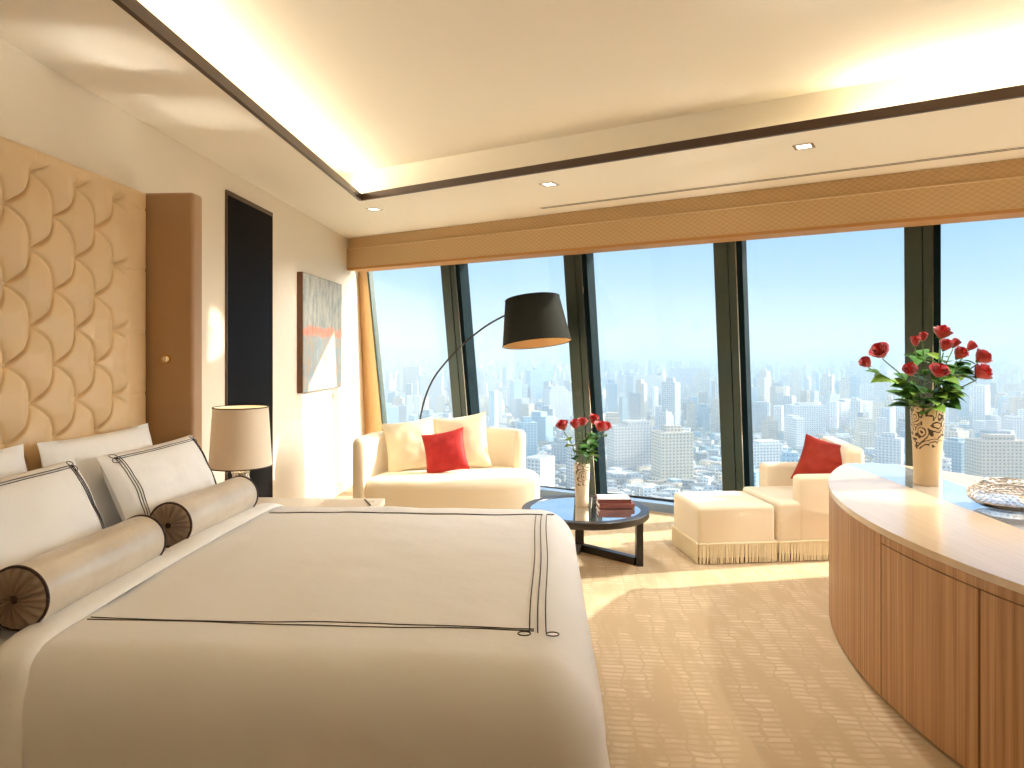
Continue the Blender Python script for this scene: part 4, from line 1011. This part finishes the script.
def tower(az, dist, a, b_, h, kind, rz, label=None):
    x = dist*math.sin(az-YAW); y = dist*math.cos(az-YAW)
    V, F, U = [], [], []
    box_data(V, F, U, 0, 0, 0, a, b_, h, rz)
    st = rc.random()
    if st < 0.4: box_data(V, F, U, 0, 0, h, a*0.5, b_*0.5, rc.uniform(3, 8), rz)
    elif st < 0.65:
        box_data(V, F, U, a*0.3*math.cos(rz), a*0.3*math.sin(rz), h, a*0.6, b_*0.9, h*rc.uniform(0.06, 0.16), rz)
    elif st < 0.8: box_data(V, F, U, 0, 0, h, a*0.8, b_*0.8, h*0.1, rz); box_data(V, F, U, 0, 0, h*1.1, a*0.2, b_*0.2, h*0.08, rz)
    me = city_mesh('city_building', V, F, U, [rc.uniform(0.75, 1.2)]*len(F)); me.materials.append(CM[kind])
    o = bpy.data.objects.new('city_building', me); COL.objects.link(o); o.location = (x, y, GZ)
    if label: tag(o, label, 'building')
    else: tag(o, CW[kind]+' tower block in the hazy city far beyond the windows', 'building', CW[kind]+' towers of the distant city')
def pxaz(px): return math.atan((px-512)/690)
# a few towers that stand out
tower(pxaz(672), 800, 19, 14, 62, 'beige', 0.25, 'sandy tower with a dense window grid right of the coffee table'); free(800*math.sin(pxaz(672)-YAW), 800*math.cos(pxaz(672)-YAW), 26)
for px, ds, a, b_, h, kd in ((527, 900, 11, 11, 60, 'blue'), (630, 880, 26, 12, 60, 'white'), (760, 900, 24, 12, 40, 'white'), (805, 1300, 30, 14, 60, 'white'), (645, 1750, 45, 16, 92, 'grey'), (625, 1700, 16, 14, 105, 'blue'), (998, 900, 26, 14, 58, 'beige'), (850, 1500, 50, 15, 55, 'white'),
                            (470, 1900, 40, 15, 100, 'white'), (430, 1700, 26, 18, 95, 'white'), (412, 2000, 24, 16, 110, 'beige'), (540, 2100, 40, 15, 96, 'blue'), (556, 1500, 22, 14, 70, 'white'), (385, 1150, 20, 14, 62, 'blue'), (690, 2300, 60, 18, 100, 'grey'), (860, 2500, 40, 18, 105, 'white'), (886, 2300, 26, 18, 95, 'white')):
    x, y = ds*math.sin(pxaz(px)-YAW), ds*math.cos(pxaz(px)-YAW)
    if free(x, y, max(a, b_)*1.2): tower(pxaz(px), ds, a, b_, h, kd, rc.uniform(0, 0.6)); count += 1
while count < 290 and tries < 8000:
    tries += 1
    px = rc.uniform(362, 1026); dist = 620 + 2900*rc.random()**1.1
    if dist < 1100 and rc.random() < 0.6: continue
    az = pxaz(px); big_ = rc.random()
    a = rc.uniform(7, 17); b_ = rc.uniform(6, 11); h = rc.uniform(28, 55) if big_ < 0.65 else rc.uniform(55, 105)
    if dist < 1200: h = min(h, 48)
    x, y = dist*math.sin(az-YAW), dist*math.cos(az-YAW)
    if not free(x, y, max(a, b_)*1.1): continue
    tower(az, dist, a, b_, h, rc.choice(kinds), rc.uniform(0, PI)); count += 1
# everything smaller or farther: uncountable low roofs
V, F, U, T, MI = [], [], [], [], []
for _ in range(30000):
    az = R(rc.uniform(-34, 58)); dist = 430 + 8500*rc.random()**1.9
    x, y = dist*math.sin(az-YAW), dist*math.cos(az-YAW)
    a = rc.uniform(3.5, 9); b_ = rc.uniform(3.5, 7); h = rc.uniform(4, 14)
    if rc.random() < (0.22 if dist > 2400 else 0.08) and dist > 1300: h = rc.uniform(25, 80); a *= 1.3; b_ *= 1.3
    if dist > 3600: a *= 1.9; b_ *= 1.8; h *= 1.4
    n0 = len(F); box_data(V, F, U, x, y, 0, a, b_, h, rc.uniform(0, PI)); n1 = len(F)-n0
    T += [rc.uniform(0.5, 1.4)]*n1; MI += [rc.choice((0, 0, 0, 1, 1, 2, 3))]*n1
me = city_mesh('city_rooftops', V, F, U, T)
for kd in ('white', 'beige', 'grey', 'blue'): me.materials.append(CM[kd])
me.polygons.foreach_set('material_index', MI)
o = bpy.data.objects.new('city_rooftops', me); COL.objects.link(o); o.location = (0, 0, GZ)
tag(o, 'countless low pale roofs spreading to the horizon of the city', 'rooftops', None, 'stuff')
GRD = mat('city_ground', ck((0.34, 0.35, 0.31)), 0.9, var=(0.006, 0.9, ck((0.24, 0.32, 0.22))))
gd = G().prism([(-14000, -200), (16000, -200), (16000, 16000), (-14000, 16000)], -2, 0).build('ground', GRD, None, None, (0, 0, GZ))
struct(gd, 'hazy grey-green city ground far below the windows', 'ground')
# haze over the city
hz = bpy.data.materials.new('city_haze'); hz.use_nodes = True; t = hz.node_tree; t.nodes.remove(t.nodes['Principled BSDF'])
HD = 1/2000.0; HC = (0.60, 0.77, 0.89, 1)
vsn = N(t, 'ShaderNodeVolumeScatter'); vsn.inputs['Color'].default_value = HC; vsn.inputs['Density'].default_value = HD; vsn.inputs['Anisotropy'].default_value = 0.0
van = N(t, 'ShaderNodeVolumeAbsorption'); van.inputs['Color'].default_value = HC; van.inputs['Density'].default_value = HD
asn = N(t, 'ShaderNodeAddShader'); L(t, vsn.outputs[0], asn.inputs[0]); L(t, van.outputs[0], asn.inputs[1]); L(t, asn.outputs[0], t.nodes['Material Output'].inputs['Volume'])
hb_ = G().box((-9000, 80, -148), (12000, 14000, 45)).build('city_haze', hz, None, None, (C0.x, C0.y, 0), (0, 0, R(-29.06)))
tag(hb_, 'pale blue haze lying over the whole distant city', 'haze', None, 'stuff')
